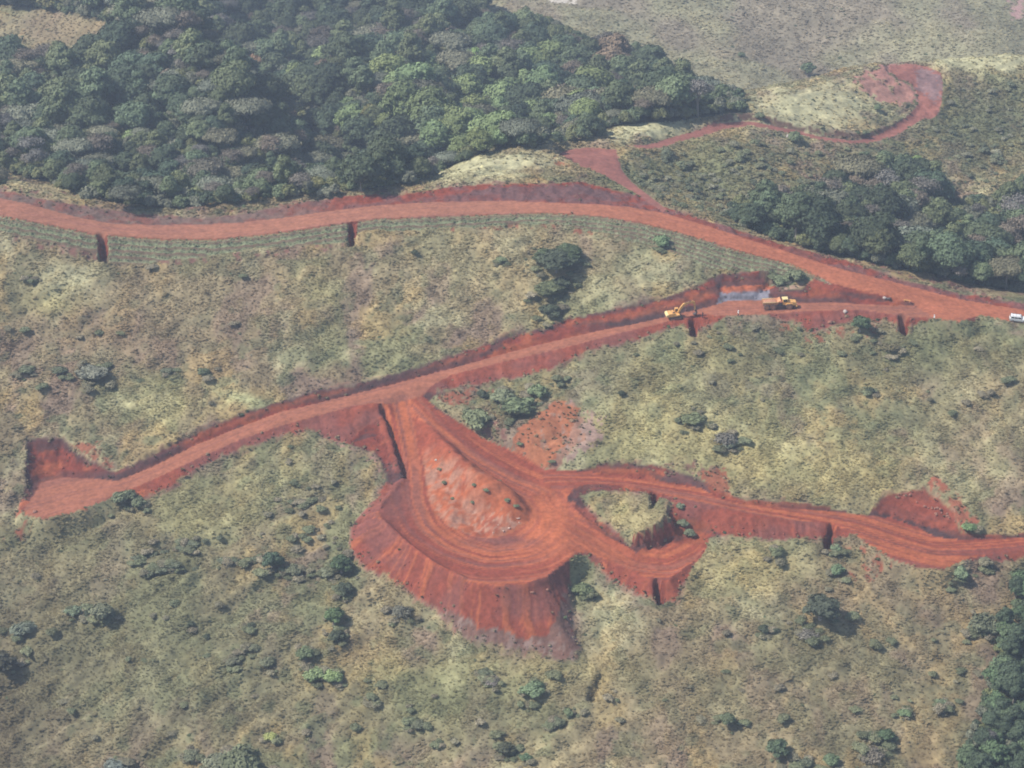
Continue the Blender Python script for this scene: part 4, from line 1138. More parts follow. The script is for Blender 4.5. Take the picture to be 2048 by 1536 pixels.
n = len(gs); s_ = rng.uniform(.4, 1.0, n) ** 1.5 * 1.5 * (.6 + .8 * fbm(gs[:, 0] / 12, gs[:, 1] / 12, 321, 2)); rot = np.zeros((n, 3)); rot[:, 2] = rng.uniform(0, 6.28, n)
base_t = np.array([(.12, .13, .07), (.15, .15, .085), (.16, .155, .10), (.10, .11, .065)])[rng.integers(0, 4, n)] * rng.uniform(.85, 1.3, (n, 1))
scatter_nodes('ridge_scrub', gs, rot, np.column_stack([s_, s_, s_ * .75]), base_t, rng.integers(0, 5, n), bush_protos, 'low green scrub on the flanks of the ridge', 'bush')

# grass tufts and low scrub on the open slopes ------------------------
def tuft_mesh(seed, blades=22, spread=.55, h=.6, wd=.16):
    r = np.random.default_rng(seed)
    a = r.uniform(0, 6.28, blades); out = r.uniform(.3, 1, blades) * spread; hh = h * r.uniform(.5, 1.1, blades) * (1.1 - .45 * out / spread)
    o = np.stack([np.cos(a) * .15 * spread * r.random(blades), np.sin(a) * .15 * spread * r.random(blades), np.full(blades, -.12)], 1)
    tip = np.stack([np.cos(a) * out, np.sin(a) * out, hh], 1)
    sd_ = np.stack([-np.sin(a), np.cos(a), np.zeros(blades)], 1) * wd * r.uniform(.7, 1.4, (blades, 1))
    mid = o * .4 + tip * .6 + np.array([0, 0, .12])
    V = np.stack([o, mid - sd_, tip, mid + sd_], 1).reshape(-1, 3)
    F = np.arange(4 * blades).reshape(-1, 4)
    me = mesh_from('tuft', V, F, None, M_GRASS)
    at = me.attributes.new('shade', 'FLOAT', 'POINT'); at.data.foreach_set('value', np.repeat(r.random(blades), 4).astype(np.float32))
    return me
def scrub_mesh(seed, n=34, rad=.55, h=.6, leaf=.2):
    r = np.random.default_rng(seed)
    d = r.normal(size=(n, 3)); d /= np.linalg.norm(d, axis=1)[:, None]; d[:, 2] = np.abs(d[:, 2])
    c = d * np.array([rad, rad, h]) * r.uniform(.55, 1, (n, 1))
    a = np.cross(d, r.normal(size=(n, 3))); a /= np.linalg.norm(a, axis=1)[:, None]; b = np.cross(d, a)
    s = leaf * r.uniform(.7, 1.5, (n, 1))
    V = np.stack([c - a * s, c - b * s, c + a * s, c + b * s], 1).reshape(-1, 3)
    me = mesh_from('scrub', V, np.arange(4 * n).reshape(-1, 4), None, M_GRASS)
    at = me.attributes.new('shade', 'FLOAT', 'POINT'); at.data.foreach_set('value', np.repeat(r.random(n), 4).astype(np.float32))
    return me
tprotos = [tuft_mesh(401), tuft_mesh(402, 26, .7, .45, .2), tuft_mesh(403, 18, .4, .8, .13), scrub_mesh(404), scrub_mesh(405, 40, .7, .5, .24)]

def cells(m):
    j, i = np.where(m)
    return j, i
def tufts(name, label, mask, dens, smin, smax, bright=1.0, pick=(0, 1, 2, 3, 4), seed=0, zs=1.0, dark=.18):
    global rng
    r = np.random.default_rng(900 + seed)
    j, i = np.where(mask[:-1, :-1])
    wx = GX[i + 1] - GX[i]; wy = GY[j + 1] - GY[j]
    if np.isscalar(dens): dd_ = np.full(len(j), float(dens))
    else: dd_ = dens[j, i]
    nexp = wx * wy * dd_
    cnt = np.floor(nexp + r.random(len(j))).astype(int)
    j = np.repeat(j, cnt); i = np.repeat(i, cnt)
    x = GX[i] + r.random(len(i)) * (GX[i + 1] - GX[i]); y = GY[j] + r.random(len(i)) * (GY[j + 1] - GY[j])
    z = gridh(x, y)
    px, py = project(x, y, z)
    k = (px > -25) & (px < 2073) & (py > -25) & (py < 1565)
    x, y, z, i, j = x[k], y[k], z[k], i[k], j[k]
    if len(x) == 0: return
    t = COL[j, i] * bright * np.array([1.02, 1.0, 0.98])
    n = len(x)
    clump = fbm(x / 3.1, y / 3.1, 411 + seed, 2)
    t = t * (r.uniform(.90, 1.12, (n, 1))) * (0.80 + .42 * clump[:, None])
    g_ = r.random(n)
    if seed == 5: t = t * .3 + np.array([.20, .17, .10]) * .9
    t = np.where((g_ < dark)[:, None], np.array(T_MID) * r.uniform(.9, 1.8, (n, 1)), t)
    t = np.where((g_ > .93)[:, None], t * 1.3, t)
    s = r.uniform(smin, smax, n) * (0.7 + .7 * clump)
    rot = np.stack([r.uniform(-.25, .25, n), r.uniform(-.25, .25, n), r.uniform(0, 6.28, n)], 1)
    scatter_nodes(name, np.column_stack([x, y, z]), rot, np.column_stack([s * 1.15, s, s * zs]), t, np.array(pick)[r.integers(0, len(pick), n)], tprotos, label, 'tuft')
    print(name, n)
vis_near = (Y < 575) & (Y > 350)
open_ = (soilmask < .45) & ~woods & ~terr & ~(unk & (dist > 0) & (dist != 2) & cut)
tufts('grass', 'dry grass and low scrub covering the near slopes', open_ & vis_near, 2.3 * (.45 + 1.1 * smooth(.25, .75, fbm(X / 5, Y / 5, 431, 3))), .34, .85, 1.06, seed=1, dark=.003, zs=.27)
tufts('verge_grass', 'tall pale grass along the haul road verge and ridge crest', open_ & (Y >= 540) & (Y < 790) & (PX > -30), 1.0 * (1 - .9 * knollpale), .5, 1.1, 1.2, seed=2, dark=.02, zs=.8)
far_open = open_ & (Y >= 790) & (Y < 1100) & (PX > -40) & (PX < 2100) & (PY > -40)
tufts('far_scrub', 'fine speckle of scrub on the hazy far hillside', far_open, .3, .6, 1.4, 1.3, (3, 4, 0, 1), seed=3, dark=.02, zs=.6)
tufts('terrace_plants', 'rows of green plants on the terraces below the haul road', terr & (np.abs((ph % 1.0) - .5) < .2) & (df > .6), 3.4, .26, .42, 1.3, (3, 4, 1), seed=4, dark=.1, zs=.8)
weeds = (soilmask > .5) & ~f & (Y < 620)
tufts('weeds', 'sparse weeds and dead stalks on the raw red banks', weeds, .08 * (1 + 4 * (dn < 1.5)) * (1 - .85 * (dn > 3)), .35, .8, 1.4, seed=5, dark=.1)
# ------------------------------------------------------------------ shrubs and lone trees of the open slopes
SHRUBS_AT = []
def shrub(px, py, rpx, key, tint, label, cat='shrub', group=None, hs=1.0, name='shrub', v=None):
    x, y, z = ground_at(px, py)
    k = HF / math.sqrt(x * x + y * y + (CAMZ - z) ** 2)
    r_m = rpx / k
    v = random.randrange(5) if v is None else v
    if key == 'dry': tint = (tint[0] * .66, tint[1] * .60, tint[2] * .50)
    elif key == 'bush' and tint != T_DARK: tint = tuple(c * .95 + g * .28 for c, g in zip(tint, (.17, .155, .085)))
    else: tint = (tint[0] * 1.2, tint[1] * 1.06, tint[2] * 1.1)
    if tint[1] > tint[0] * 1.45 and tint[1] < .2: tint = (tint[1] / 1.45, tint[1], tint[2])
    if py > 480 and key == 'bush': hs *= .72
    if py > 480 and key == 'small': hs *= .8
    SHRUBS_AT.append((px, py, rpx))
    if key in ('bush', 'dry'):
        o = plant(name, key, v, (x, y, z - .05 * r_m), r_m, tint, label, cat, group, zs=hs)
        o.scale.x *= random.uniform(.85, 1.2); o.scale.y *= random.uniform(.75, 1.1); return o
    rad = TREES[key][v % len(TREES[key])][2]
    return plant(name, key, v, (x, y, z), r_m / rad, tint, label, cat, group, zs=hs)
SH = [
 (1112,545,36,'round',T_DARK,'tallest dark tree of the clump on the upper slope','tree',.55),
 (1135,520,26,'round',(.05,.075,.035),'dark tree at the upper right of the slope clump','tree',.55),
 (1090,520,24,'small',(.06,.085,.04),'green tree at the upper left of the slope clump','tree',.65),
 (1100,592,28,'small',(.075,.095,.045),'grey-green tree in the lower half of the slope clump','tree',.65),
 (1098,632,22,'small',T_DARK,'dark small tree at the foot of the slope clump by the cut','tree',.7),
 (1120,575,20,'bush',T_DARK,'dark bush between the two halves of the slope clump','shrub',1.2),
 (1322,490,17,'bush',(.09,.15,.07),'bright green bush growing in the terrace strip','shrub',1.2),
 (1590,560,21,'bush',(.08,.10,.055),'grey-green bush right above the borrow pit','shrub',1.0),
 (1562,566,16,'bush',(.09,.115,.06),'lower left bush of the pair above the borrow pit','shrub',1.0),
 (1720,662,19,'small',(.05,.085,.04),'round dark tree below the dump truck road','tree',1.1),
 (1243,792,8,'bush',T_DARK,'small dark lone bush on the bright right slope','shrub',1.1),
 (1740,784,10,'bush',T_DARK,'small dark bush in the middle of the right slope','shrub',1.0),
 (1385,842,25,'bush',(.08,.10,.045),'low spreading green bush on the right slope','shrub',.6),
 (1450,888,24,'dry',(.20,.20,.19),'grey leafless shrub on the right slope','shrub',.9),
 (1462,892,15,'bush',(.10,.12,.08),'green bush beside the grey leafless shrub','shrub',.8),
 (950,850,30,'bush',(.11,.13,.065),'left of two big bushes between the junction and the scar','shrub',1.1),
 (965,795,13,'bush',T_DARK,'small dark bush above the left big bush','shrub',1.1),
 (1035,822,34,'bush',(.075,.105,.05),'large dark bush right of the junction','shrub',.95),
 (1075,790,26,'bush',(.085,.12,.055),'green bush under the bench fill','shrub',.9),
 (1005,805,22,'bush',(.12,.14,.08),'pale green bush at the left of the large dark bush','shrub',.9),
 (1120,765,11,'bush',T_DARK,'small bush at the toe of the bench fill','shrub',.9),
 (1163,1186,19,'bush',(.075,.10,.045),'round bush in the notch below the turning loop','shrub',1.0),
 (545,1135,20,'small',(.04,.08,.045),'dark blue-green small tree at the end of the old path','tree',1.2),
 (585,1145,18,'bush',(.07,.08,.05),'grey bush right of the blue-green small tree','shrub',.8),
 (683,1145,22,'small',(.045,.075,.035),'dark tree beside the left toe of the embankment','tree',1.2),
 (690,1185,18,'bush',T_DARK,'dark bush under the tree beside the embankment','shrub',1.2),
 (655,1150,18,'bush',(.09,.10,.06),'grey-green bush left of the tree beside the embankment','shrub',.8),
 (668,1250,20,'small',(.06,.11,.045),'bright-topped tree below the left toe of the embankment','tree',1.2),
 (675,1280,16,'bush',T_DARK,'dark bush at the foot of the bright-topped tree','shrub',1.0),
 (612,1310,18,'bush',(.055,.085,.04),'dark bush left of and below the bright-topped tree','shrub',.9),
 (665,1362,20,'bush',(.13,.19,.07),'light green bush, right of the lower left pair','shrub',1.1),
 (630,1352,20,'bush',(.12,.17,.07),'light green bush, left of the lower left pair','shrub',.9),
 (805,1232,22,'dry',(.16,.17,.15),'grey twiggy shrub below the embankment','shrub',.9),
 (205,1235,24,'bush',(.095,.105,.065),'wide grey-green bush on the left slope','shrub',.9),
 (178,1232,12,'bush',T_DARK,'dark bush touching the wide grey-green one','shrub',1.0),
 (146,1225,15,'bush',(.07,.10,.06),'green bush left of the wide grey-green one','shrub',.8),
 (45,1268,22,'bush',(.08,.10,.075),'blue-grey bush near the left frame edge','shrub',.8),
 (8,1340,26,'small',(.05,.055,.035),'dark tree cut by the left frame edge','tree',1.0),
 (382,1250,9,'bush',T_DARK,'left of two tiny dark bushes on the lower left slope','shrub',1.0),
 (413,1276,8,'bush',T_DARK,'right of two tiny dark bushes on the lower left slope','shrub',1.0),
 (503,1253,9,'bush',T_DARK,'tiny dark bush left of the bright-topped tree','shrub',1.0),
 (508,1300,13,'bush',(.07,.08,.05),'small dull bush amid the lower left slope','shrub',.8),
 (468,1328,13,'bush',(.08,.085,.055),'dull bush left of and below the small dull one','shrub',.8),
 (535,1330,15,'bush',(.09,.10,.06),'small grey-green bush above the yellow one','shrub',.8),
 (478,1535,42,'bush',(.06,.075,.04),'large dark bush at the bottom edge, left','shrub',.85),
 (440,1540,28,'bush',(.10,.11,.07),'paler bush fused to the large dark bottom one','shrub',.8),
 (542,1478,12,'bush',(.24,.26,.08),'small yellow bush near the bottom edge','shrub',1.1),
 (230,1538,22,'bush',(.09,.11,.10),'blue-grey bush at the bottom left edge','shrub',.8),
 (382,1515,18,'bush',(.08,.09,.055),'dull bush left of the large bottom bush','shrub',.8),
 (1640,1238,36,'small',(.05,.065,.04),'big dark round tree on the lower right slope','tree',.9),
 (1615,1275,20,'dry',(.22,.22,.21),'grey dead shrub under the big dark round tree','shrub',.7),
 (1552,1108,18,'bush',(.06,.075,.035),'dark low bush below the side road','shrub',.8),
 (1675,1148,15,'bush',(.07,.12,.06),'green bush below the culvert gully','shrub',1.0),
 (1672,1100,13,'bush',(.09,.13,.07),'green bush at the mouth of the culvert gully','shrub',.8),
 (1526,1262,11,'bush',T_DARK,'small dark bush left of the big dark round tree','shrub',1.1),
 (1552,1264,7,'bush',T_DARK,'tiny bush between a small bush and the round tree','shrub',1.0),
 (1965,1255,34,'dry',(.17,.20,.14),'pale feathery shrub left of the corner wood','shrub',.8),
 (1975,1260,20,'bush',(.09,.11,.07),'green bush inside the pale feathery shrub','shrub',.8),
 (1455,1450,18,'bush',(.06,.085,.045),'dark bush on the bottom slope, centre right','shrub',1.1),
 (1772,1480,16,'small',(.05,.085,.04),'right of two dark small trees near the bottom right','tree',1.0),
 (1740,1475,11,'bush',(.05,.08,.04),'left of two dark small trees near the bottom right','shrub',1.1),
 (1745,1518,26,'dry',(.20,.19,.17),'grey twiggy shrub below two dark small trees','shrub',.8),
 (1556,1512,23,'small',(.055,.085,.045),'dark tree at the bottom edge right of centre','tree',1.0),
 (1612,1530,16,'bush',(.07,.085,.055),'dull bush at the bottom edge beside the dark tree','shrub',1.0),
 (1662,1528,16,'bush',(.06,.10,.05),'green bush at the bottom edge, right','shrub',1.0),
 (1810,1430,12,'bush',(.08,.13,.06),'small bright bush up from the bottom right pair','shrub',1.0),
 (1885,1410,13,'bush',(.06,.09,.05),'small dark bush near the corner wood','shrub',1.0),
 (1067,1388,25,'bush',(.075,.12,.06),'green bush under the embankment tip','shrub',.9),
 (970,1347,14,'bush',(.05,.065,.04),'dark bush left of the green one under the embankment','shrub',.7),
 (985,1365,16,'dry',(.24,.23,.23),'whitish dead shrub under the embankment','shrub',.6),
 (1115,1448,14,'bush',(.05,.065,.04),'left dark bush of a pair low in the centre','shrub',.9),
 (1137,1428,11,'bush',(.06,.09,.045),'right dark bush of a pair low in the centre','shrub',.9),
 (1012,1506,17,'small',(.05,.06,.035),'dark tree at the bottom centre','tree',.9),
 (1052,1520,14,'bush',(.05,.10,.05),'green bush right of the dark bottom centre tree','shrub',1.1),
 (878,1485,9,'bush',(.06,.075,.04),'small dark bush at bottom, left of centre','shrub',.8),
 (835,1452,13,'bush',(.07,.08,.05),'dull bush at bottom, left of centre','shrub',.7),
 (745,1398,11,'bush',(.055,.07,.04),'small dark bush right of the light green pair','shrub',.8),
 (829,508,8,'bush',T_DARK,'small dark bush below the second terrace gully','shrub',1.0),
 (1003,523,11,'bush',(.09,.12,.06),'small green bush left of the slope clump','shrub',.9),
 (52,742,15,'bush',(.06,.075,.045),'dark bush on the upper slope near the left edge','shrub',.7),
 (120,748,14,'bush',(.06,.075,.045),'dark bush right of the one near the left edge','shrub',.8),
 (186,752,26,'bush',(.10,.105,.085),'large grey bush on the upper slope','shrub',.7),
 (335,745,12,'bush',(.05,.06,.04),'left of two small dark bushes amid the upper slope','shrub',.7),
 (406,748,13,'bush',(.05,.07,.04),'right of two small dark bushes amid the upper slope','shrub',.9),
 (64,565,13,'bush',(.055,.07,.04),'dark bush under the terraces at far left','shrub',.7),
 (250,1002,22,'bush',(.07,.09,.05),'dark bush at the lip of the left road end','shrub',.9),
 (278,1012,15,'bush',(.06,.08,.045),'smaller dark bush right of the one at the lip','shrub',.9),
 (1778,700,22,'dry',(.20,.19,.12),'straw-coloured brush below the right-hand gully','shrub',.6),
 (1365,1050,12,'bush',(.09,.11,.065),'upper bush on the red bank right of the grass triangle','shrub',1.0),
 (1378,1070,12,'bush',(.09,.11,.065),'lower bush on the red bank right of the grass triangle','shrub',1.0),
 (1360,1015,10,'bush',(.10,.12,.075),'small bush on the red bank under the side road','shrub',1.0),
 (1936,1060,13,'bush',(.08,.16,.06),'bright green bush above the side road at right','shrub',.8),
 (1920,1150,18,'bush',(.09,.13,.07),'green bush below the side road at right','shrub',.8),
 (1975,1138,9,'bush',(.07,.08,.05),'small dark bush below the right end of the side road','shrub',.8),
 (1615,152,15,'small',(.08,.12,.06),'lone tree on the far hillside left of the red hilltop','tree',1.0),
 (1482,114,7,'bush',(.06,.09,.05),'tiny lone bush on the far hillside','shrub',1.0),
 (1520,236,10,'bush',(.05,.07,.04),'dark bush at the bend of the ridge track','shrub',.8),
 (1728,268,9,'bush',(.06,.08,.04),'dark bush at the foot of the pale knoll','shrub',.7),
 (1755,222,9,'bush',(.08,.12,.06),'small green bush on the pale knoll','shrub',.8),
 (1590,285,14,'bush',(.06,.09,.045),'dark bush below the ridge track','shrub',.9),

]
for a in SH:
    if a[2] <= 0: continue
    nm = 'small_tree' if a[6] == 'tree' else 'shrub'
    shrub(a[0], a[1], a[2], a[3], a[4], a[5], a[6], None, a[7], nm)
# line of scrub along the old path on the left slope
for i, (px, py, r_) in enumerate([(272,1118,10),(300,1112,9),(330,1106,8),(365,1098,13),(385,1092,14),(410,1084,8),(440,1078,8),(300,1148,10),(325,1140,14),(348,1134,14),(390,1140,8),(445,1126,12),(470,1122,9),(495,1120,9),(515,1119,10)]):
    shrub(px, py, r_, 'bush', (.055, .07, .045), ('low dark scrub along the upper line of the old path on the left slope' if i < 7 else 'low dark scrub along the lower line of the old path on the left slope'), 'shrub', 'scrub along the upper old path' if i < 7 else 'scrub along the lower old path', .7)
for i, (px, py, r_) in enumerate([(948,972,5),(972,982,6),(1014,1002,6),(1032,1014,6),(945,1007,5),(888,968,6),(1040,890,6),(1104,925,7),(905,998,4),(880,940,4)]):
    shrub(px, py, r_, 'bush', (.09, .11, .06), 'tiny grey-green weed clump on the bare orange mound' if i not in (6, 7) else ('tiny bush on the red scar right of the loop' if i == 6 else 'tiny bush at the foot of the red scar'), 'weed' if i not in (6, 7) else 'shrub', 'weed clumps on the mound' if i not in (6, 7) else None, .9, 'weed_clump' if i not in (6, 7) else 'shrub')
# ragged low growth round the shrubs and loose over the slope
q = []
for (a_, b_, c_) in SHRUBS_AT:
    if c_ < 9 or b_ < 480: continue
    for k in range(int(3 + c_ * .3)):
        an = rng.uniform(0, 6.28); d_ = c_ * rng.uniform(.6, 1.9)
        q.append((a_ + d_ * math.cos(an), b_ + d_ * .6 * math.sin(an) + 2))
for (cx, cy, w_, h_, n_) in ((250, 1300, 300, 200, 40), (900, 1400, 420, 120, 35), (1650, 1380, 420, 140, 40), (300, 680, 320, 110, 16), (1500, 700, 260, 70, 24), (1850, 760, 200, 90, 12), (1100, 700, 60, 20, 20), (620, 1050, 90, 90, 50)):
    for k in range(n_): q.append((rng.normal(cx, w_ * .6), rng.normal(cy, h_ * .6)))
q = np.array(q); q = q[(q[:, 1] > 490) & (q[:, 0] > -20) & (q[:, 0] < 2070) & (q[:, 1] < 1560)]
x_, y_, z_ = unproject(q[:, 0], q[:, 1], gridh)
q = np.column_stack([x_, y_, z_]); q = off_road(q, 1.5); n = len(q)
s_ = rng.uniform(.35, 1.0, n) ** 1.4 * 1.5; rot = np.zeros((n, 3)); rot[:, 2] = rng.uniform(0, 6.28, n)
tt = np.array([(.125, .13, .07), (.16, .145, .09), (.11, .12, .065), (.18, .155, .10)])[rng.integers(0, 4, n)] * rng.uniform(.8, 1.25, (n, 1))
scatter_nodes('low_scrub', q, rot, np.column_stack([s_ * rng.uniform(.8, 1.6, n), s_, s_ * rng.uniform(.45, .75, n)]), tt, rng.integers(0, len(bush_protos), n), bush_protos, 'ragged low scrub scattered over the dry slopes', 'bush')
# clods of soil shed on the banks and fills
v, fc = ICO1; clods = []
for sd_ in range(3):
    r = np.random.default_rng(700 + sd_); me = mesh_from('clod', v * (1 + .5 * (r.random((len(v), 1)) - .5)) * np.array([1, .8, .6]), fc, None, M_LEAFI)
    at = me.attributes.new('shade', 'FLOAT', 'POINT'); at.data.foreach_set('value', np.full(len(v), .42, np.float32)); clods.append(me)
j, i = np.where(unk & ((dist == 3) | (dist == 4) | (dist == 1)) & (soilmask > .6) & (Y > 380) & ~island)
wgt = 1 + 6 * (dn[j, i] < 2.5) * fillm[j, i] + 2 * cut[j, i] * (df[j, i] < 1.5); wgt = wgt / wgt.sum()
k = rng.choice(len(j), 2600, p=wgt); j, i = j[k], i[k]; x_ = X[j, i] + rng.uniform(-.3, .3, len(k)); y_ = Y[j, i] + rng.uniform(-.3, .3, len(k)); n = len(k)
s_ = .07 + .32 * rng.random(n) ** 4; rot = rng.uniform(0, 6.28, (n, 3))
scatter_nodes('soil_clods', np.column_stack([x_, y_, gridh(x_, y_) + s_ * .2]), rot, np.column_stack([s_, s_, s_]), COL[j, i] * rng.uniform(.7, 1.5, (n, 1)), rng.integers(0, 3, n), clods, 'loose clods and stones shed down the red banks and fills', 'clod')
# the wood in the lower right corner
gl = scatter(GROVE, 60, 160, 345, 470, 3.9, 4.0)
gl = gl[np.argsort(-gl[:, 1])]
k = 0
for (x, y, z) in gl:
    px, py = project(x, y, z + 4)
    if px > 2130 or py > 1650: continue
    key = ('round', 'small', 'small', 'tall')[k % 4]; v = int(rng.integers(0, 5))
    tint = [T_DARK, (.060, .088, .042), (.072, .098, .05), T_DARK][k % 4]
    j = rng.uniform(.85, 1.2)
    where_ = 'top' if py < 1250 else ('upper part' if py < 1340 else ('middle' if py < 1430 else 'bottom'))
    side_ = 'outer left edge' if px < 2048 - (py - 1150) * .22 else 'inner side'
    plant('corner_tree', key, v, (x, y, z), rng.uniform(.42, .66) if key != 'small' else rng.uniform(.7, 1.05), tuple(c * j * 1.1 for c in tint),
          f"{['dark rounded','bright green small','mid green small','dark tall'][k % 4]} tree at the {where_} of the corner wood, {side_}", 'tree', 'trees of the lower right corner wood')
    k += 1
x, y, z = ground_at(1972, 1500)
plant('corner_tree', 'sparse', 0, (x, y, z), .45, (.12, .11, .1), 'bare pale-trunked tree at the foot of the corner wood', 'tree')
print('corner', k)
# look-alikes in a row are told apart by their order from left to right
same = {}
for o in sc.objects:
    if o.parent is None and o.get('group') in ('trees of the lower right corner wood', 'scrub along the upper old path', 'scrub along the lower old path', 'weed clumps on the mound'):
        same.setdefault(o['label'], []).append(o)
for l, os_ in same.items():
    if len(os_) < 2: continue
    os_.sort(key=lambda o: float(project(o.location.x, o.location.y, o.location.z)[0]))
    mids = ['second', 'third', 'fourth', 'fifth', 'sixth', 'seventh', 'eighth', 'ninth', 'tenth', 'eleventh', 'twelfth', 'thirteenth', 'fourteenth']
    for w_, o in zip(['leftmost'] + mids[:len(os_) - 2] + ['rightmost'], os_): o['label'] = w_ + ' ' + l

# ------------------------------------------------------------------ materials for machines and people
def paint(name, c, rough=.5, dust=.35, metal=0.0):
    m = bpy.data.materials.new(name); t, N, L = nodes_of(m); b = N['Principled BSDF']
    b.inputs['Roughness'].default_value = rough; b.inputs['Metallic'].default_value = metal
    n = N.new('ShaderNodeTexNoise'); n.inputs['Scale'].default_value = 1.6; n.inputs['Detail'].default_value = 6
    tc = N.new('ShaderNodeTexCoord'); L.new(tc.outputs['Object'], n.inputs['Vector'])
    r = N.new('ShaderNodeValToRGB'); r.color_ramp.elements[0].position = .42; r.color_ramp.elements[1].position = .68
    r.color_ramp.elements[0].color = (*c, 1); d = (.36, .14, .09)
    r.color_ramp.elements[1].color = (*[c[i] * (1 - dust) + d[i] * dust for i in range(3)], 1)
    L.new(n.outputs['Fac'], r.inputs['Fac']); L.new(r.outputs[0], b.inputs['Base Color'])
    return m
M_YEL = paint('machine_yellow', (.76, .42, .12), .6, .55); M_ORA = paint('dusty_orange_body', (.72, .36, .17), .7, .6)
M_PALE = paint('worn_pale_yellow', (.82, .66, .30), .5, .2); M_BLK = paint('black_rubber', (.03, .028, .028), .9, .35)
M_RIM = paint('dusty_rim', (.45, .22, .12), .8, .7); M_DGR = paint('dark_steel', (.055, .05, .05), .6, .25)
M_GLS = paint('dark_glass', (.02, .025, .03), .12, .05); M_WHT = paint('white_paint', (.80, .80, .78), .35, .06)
M_SKIN = paint('skin', (.10, .055, .035), .6, 0); M_SHIRTW = paint('white_cloth', (.8, .8, .76), .9, .05)
M_CLOTHD = paint('dark_cloth', (.035, .035, .045), .9, .1); M_CLOTHG = paint('green_cloth', (.10, .14, .06), .9, .1)
M_ROCK = paint('pale_rock', (.42, .38, .34), .9, .3); M_ROCKD = paint('red_brown_rock', (.26, .12, .08), .9, .5)
M_ROCKP = paint('chalky_rock', (.50, .34, .27), .9, .4); M_LAMP = paint('lamp_glass', (.75, .75, .7), .1, 0)

M_TYRE = paint('dusty_tyre', (.19, .11, .085), .95, .6)
class MB:
    def __init__(s): s.bm = bmesh.new()
    def add(s, V, F):
        vs = [s.bm.verts.new(v) for v in V]
        for f_ in F:
            try: s.bm.faces.new([vs[i] for i in f_])
            except ValueError: pass
        return s
    def box(s, x0, x1, y0, y1, z0, z1, tx0=0, tx1=0, ty=0):
        """a box whose top face is drawn in by tx0 / tx1 (ends) and ty (sides)"""
        V = [(x0,y0,z0),(x1,y0,z0),(x1,y1,z0),(x0,y1,z0),(x0+tx0,y0+ty,z1),(x1-tx1,y0+ty,z1),(x1-tx1,y1-ty,z1),(x0+tx0,y1-ty,z1)]
        return s.add(V, [(0,3,2,1),(4,5,6,7),(0,1,5,4),(1,2,6,5),(2,3,7,6),(3,0,4,7)])
    def prism(s, prof, y0, y1):
        n = len(prof); V = [(x, y0, z) for x, z in prof] + [(x, y1, z) for x, z in prof]
        F = [tuple(range(n)), tuple(range(2 * n - 1, n - 1, -1))] + [((i + 1) % n, i, n + i, n + (i + 1) % n) for i in range(n)]
        return s.add(V, F)
    def cyl(s, c, r, h, axis='y', n=20, r2=None):
        r2 = r if r2 is None else r2; V = []
        for k, (hh, rr) in enumerate(((-h / 2, r), (h / 2, r2))):
            for i in range(n):
                a = 2 * math.pi * i / n; u, v = rr * math.cos(a), rr * math.sin(a)
                V.append({'y': (c[0] + u, c[1] + hh, c[2] + v), 'z': (c[0] + u, c[1] + v, c[2] + hh), 'x': (c[0] + hh, c[1] + u, c[2] + v)}[axis])
        return s.add(V, [tuple(range(n)), tuple(range(2 * n - 1, n - 1, -1))] + [((i + 1) % n, i, n + i, n + (i + 1) % n) for i in range(n)])
    def tube(s, pts, rad, n=8):
        V, F = tube(pts, rad, n); k = len(pts)
        return s.add(V, F + [tuple(range(n)), tuple((k - 1) * n + i for i in range(n))])
    def build(s, name, mat, parent, bevel=0.0, smoothf=False):
        bmesh.ops.recalc_face_normals(s.bm, faces=s.bm.faces)
        if bevel:
            bmesh.ops.bevel(s.bm, geom=[e for e in s.bm.edges if e.calc_length() > bevel * 3], offset=bevel, segments=1, affect='EDGES', clamp_overlap=True)
        me = bpy.data.meshes.new(name); s.bm.to_mesh(me); s.bm.free(); me.materials.append(mat)
        if smoothf:
            for p in me.polygons: p.use_smooth = True
        return link(name, me, parent)
def wheel(parent, x, y, z, r, wd, name='wheel', tyre=M_BLK, side=1):
    # tyre with tread lugs, a rim set into it
    m = MB(); n = 22
    prof = [(r * .62, -wd / 2), (r * .93, -wd / 2), (r, -wd * .36), (r, wd * .36), (r * .93, wd / 2), (r * .62, wd / 2)]
    V, F = [], []
    for i in range(n):
        a = 2 * math.pi * i / n
        k = 1.0 if i % 2 else .965
        for (q, yy) in prof: V.append((x + q * k * math.cos(a), y + yy, z + q * k * math.sin(a)))
    P = len(prof)
    for i in range(n):
        for j in range(P - 1):
            F.append((i * P + j, i * P + j + 1, ((i + 1) % n) * P + j + 1, ((i + 1) % n) * P + j))
    m.add(V, F)
    w_ = m.build(name, tyre, parent)
    h = MB(); h.cyl((x, y, z), r * .63, wd * .8, 'y', 18); h.cyl((x, y, z), r * .25, wd * .95, 'y', 10)
    h.build('rim', M_RIM, w_)
    return w_
def place(root, px, py, yaw, flat_ok=True):
    x, y, z = ground_at(px, py)
    e = 1.5; n = Vector((float(gridh(np.array([x - e]), np.array([y]))[0] - gridh(np.array([x + e]), np.array([y]))[0]), float(gridh(np.array([x]), np.array([y - e]))[0] - gridh(np.array([x]), np.array([y + e]))[0]), 2 * e)).normalized()
    root.location = (x, y, z)
    fw = Vector((math.cos(yaw), math.sin(yaw), 0)); fw = (fw - n * fw.dot(n)).normalized(); lf = n.cross(fw)
    root.rotation_euler = Matrix((fw, lf, n)).transposed().to_euler()

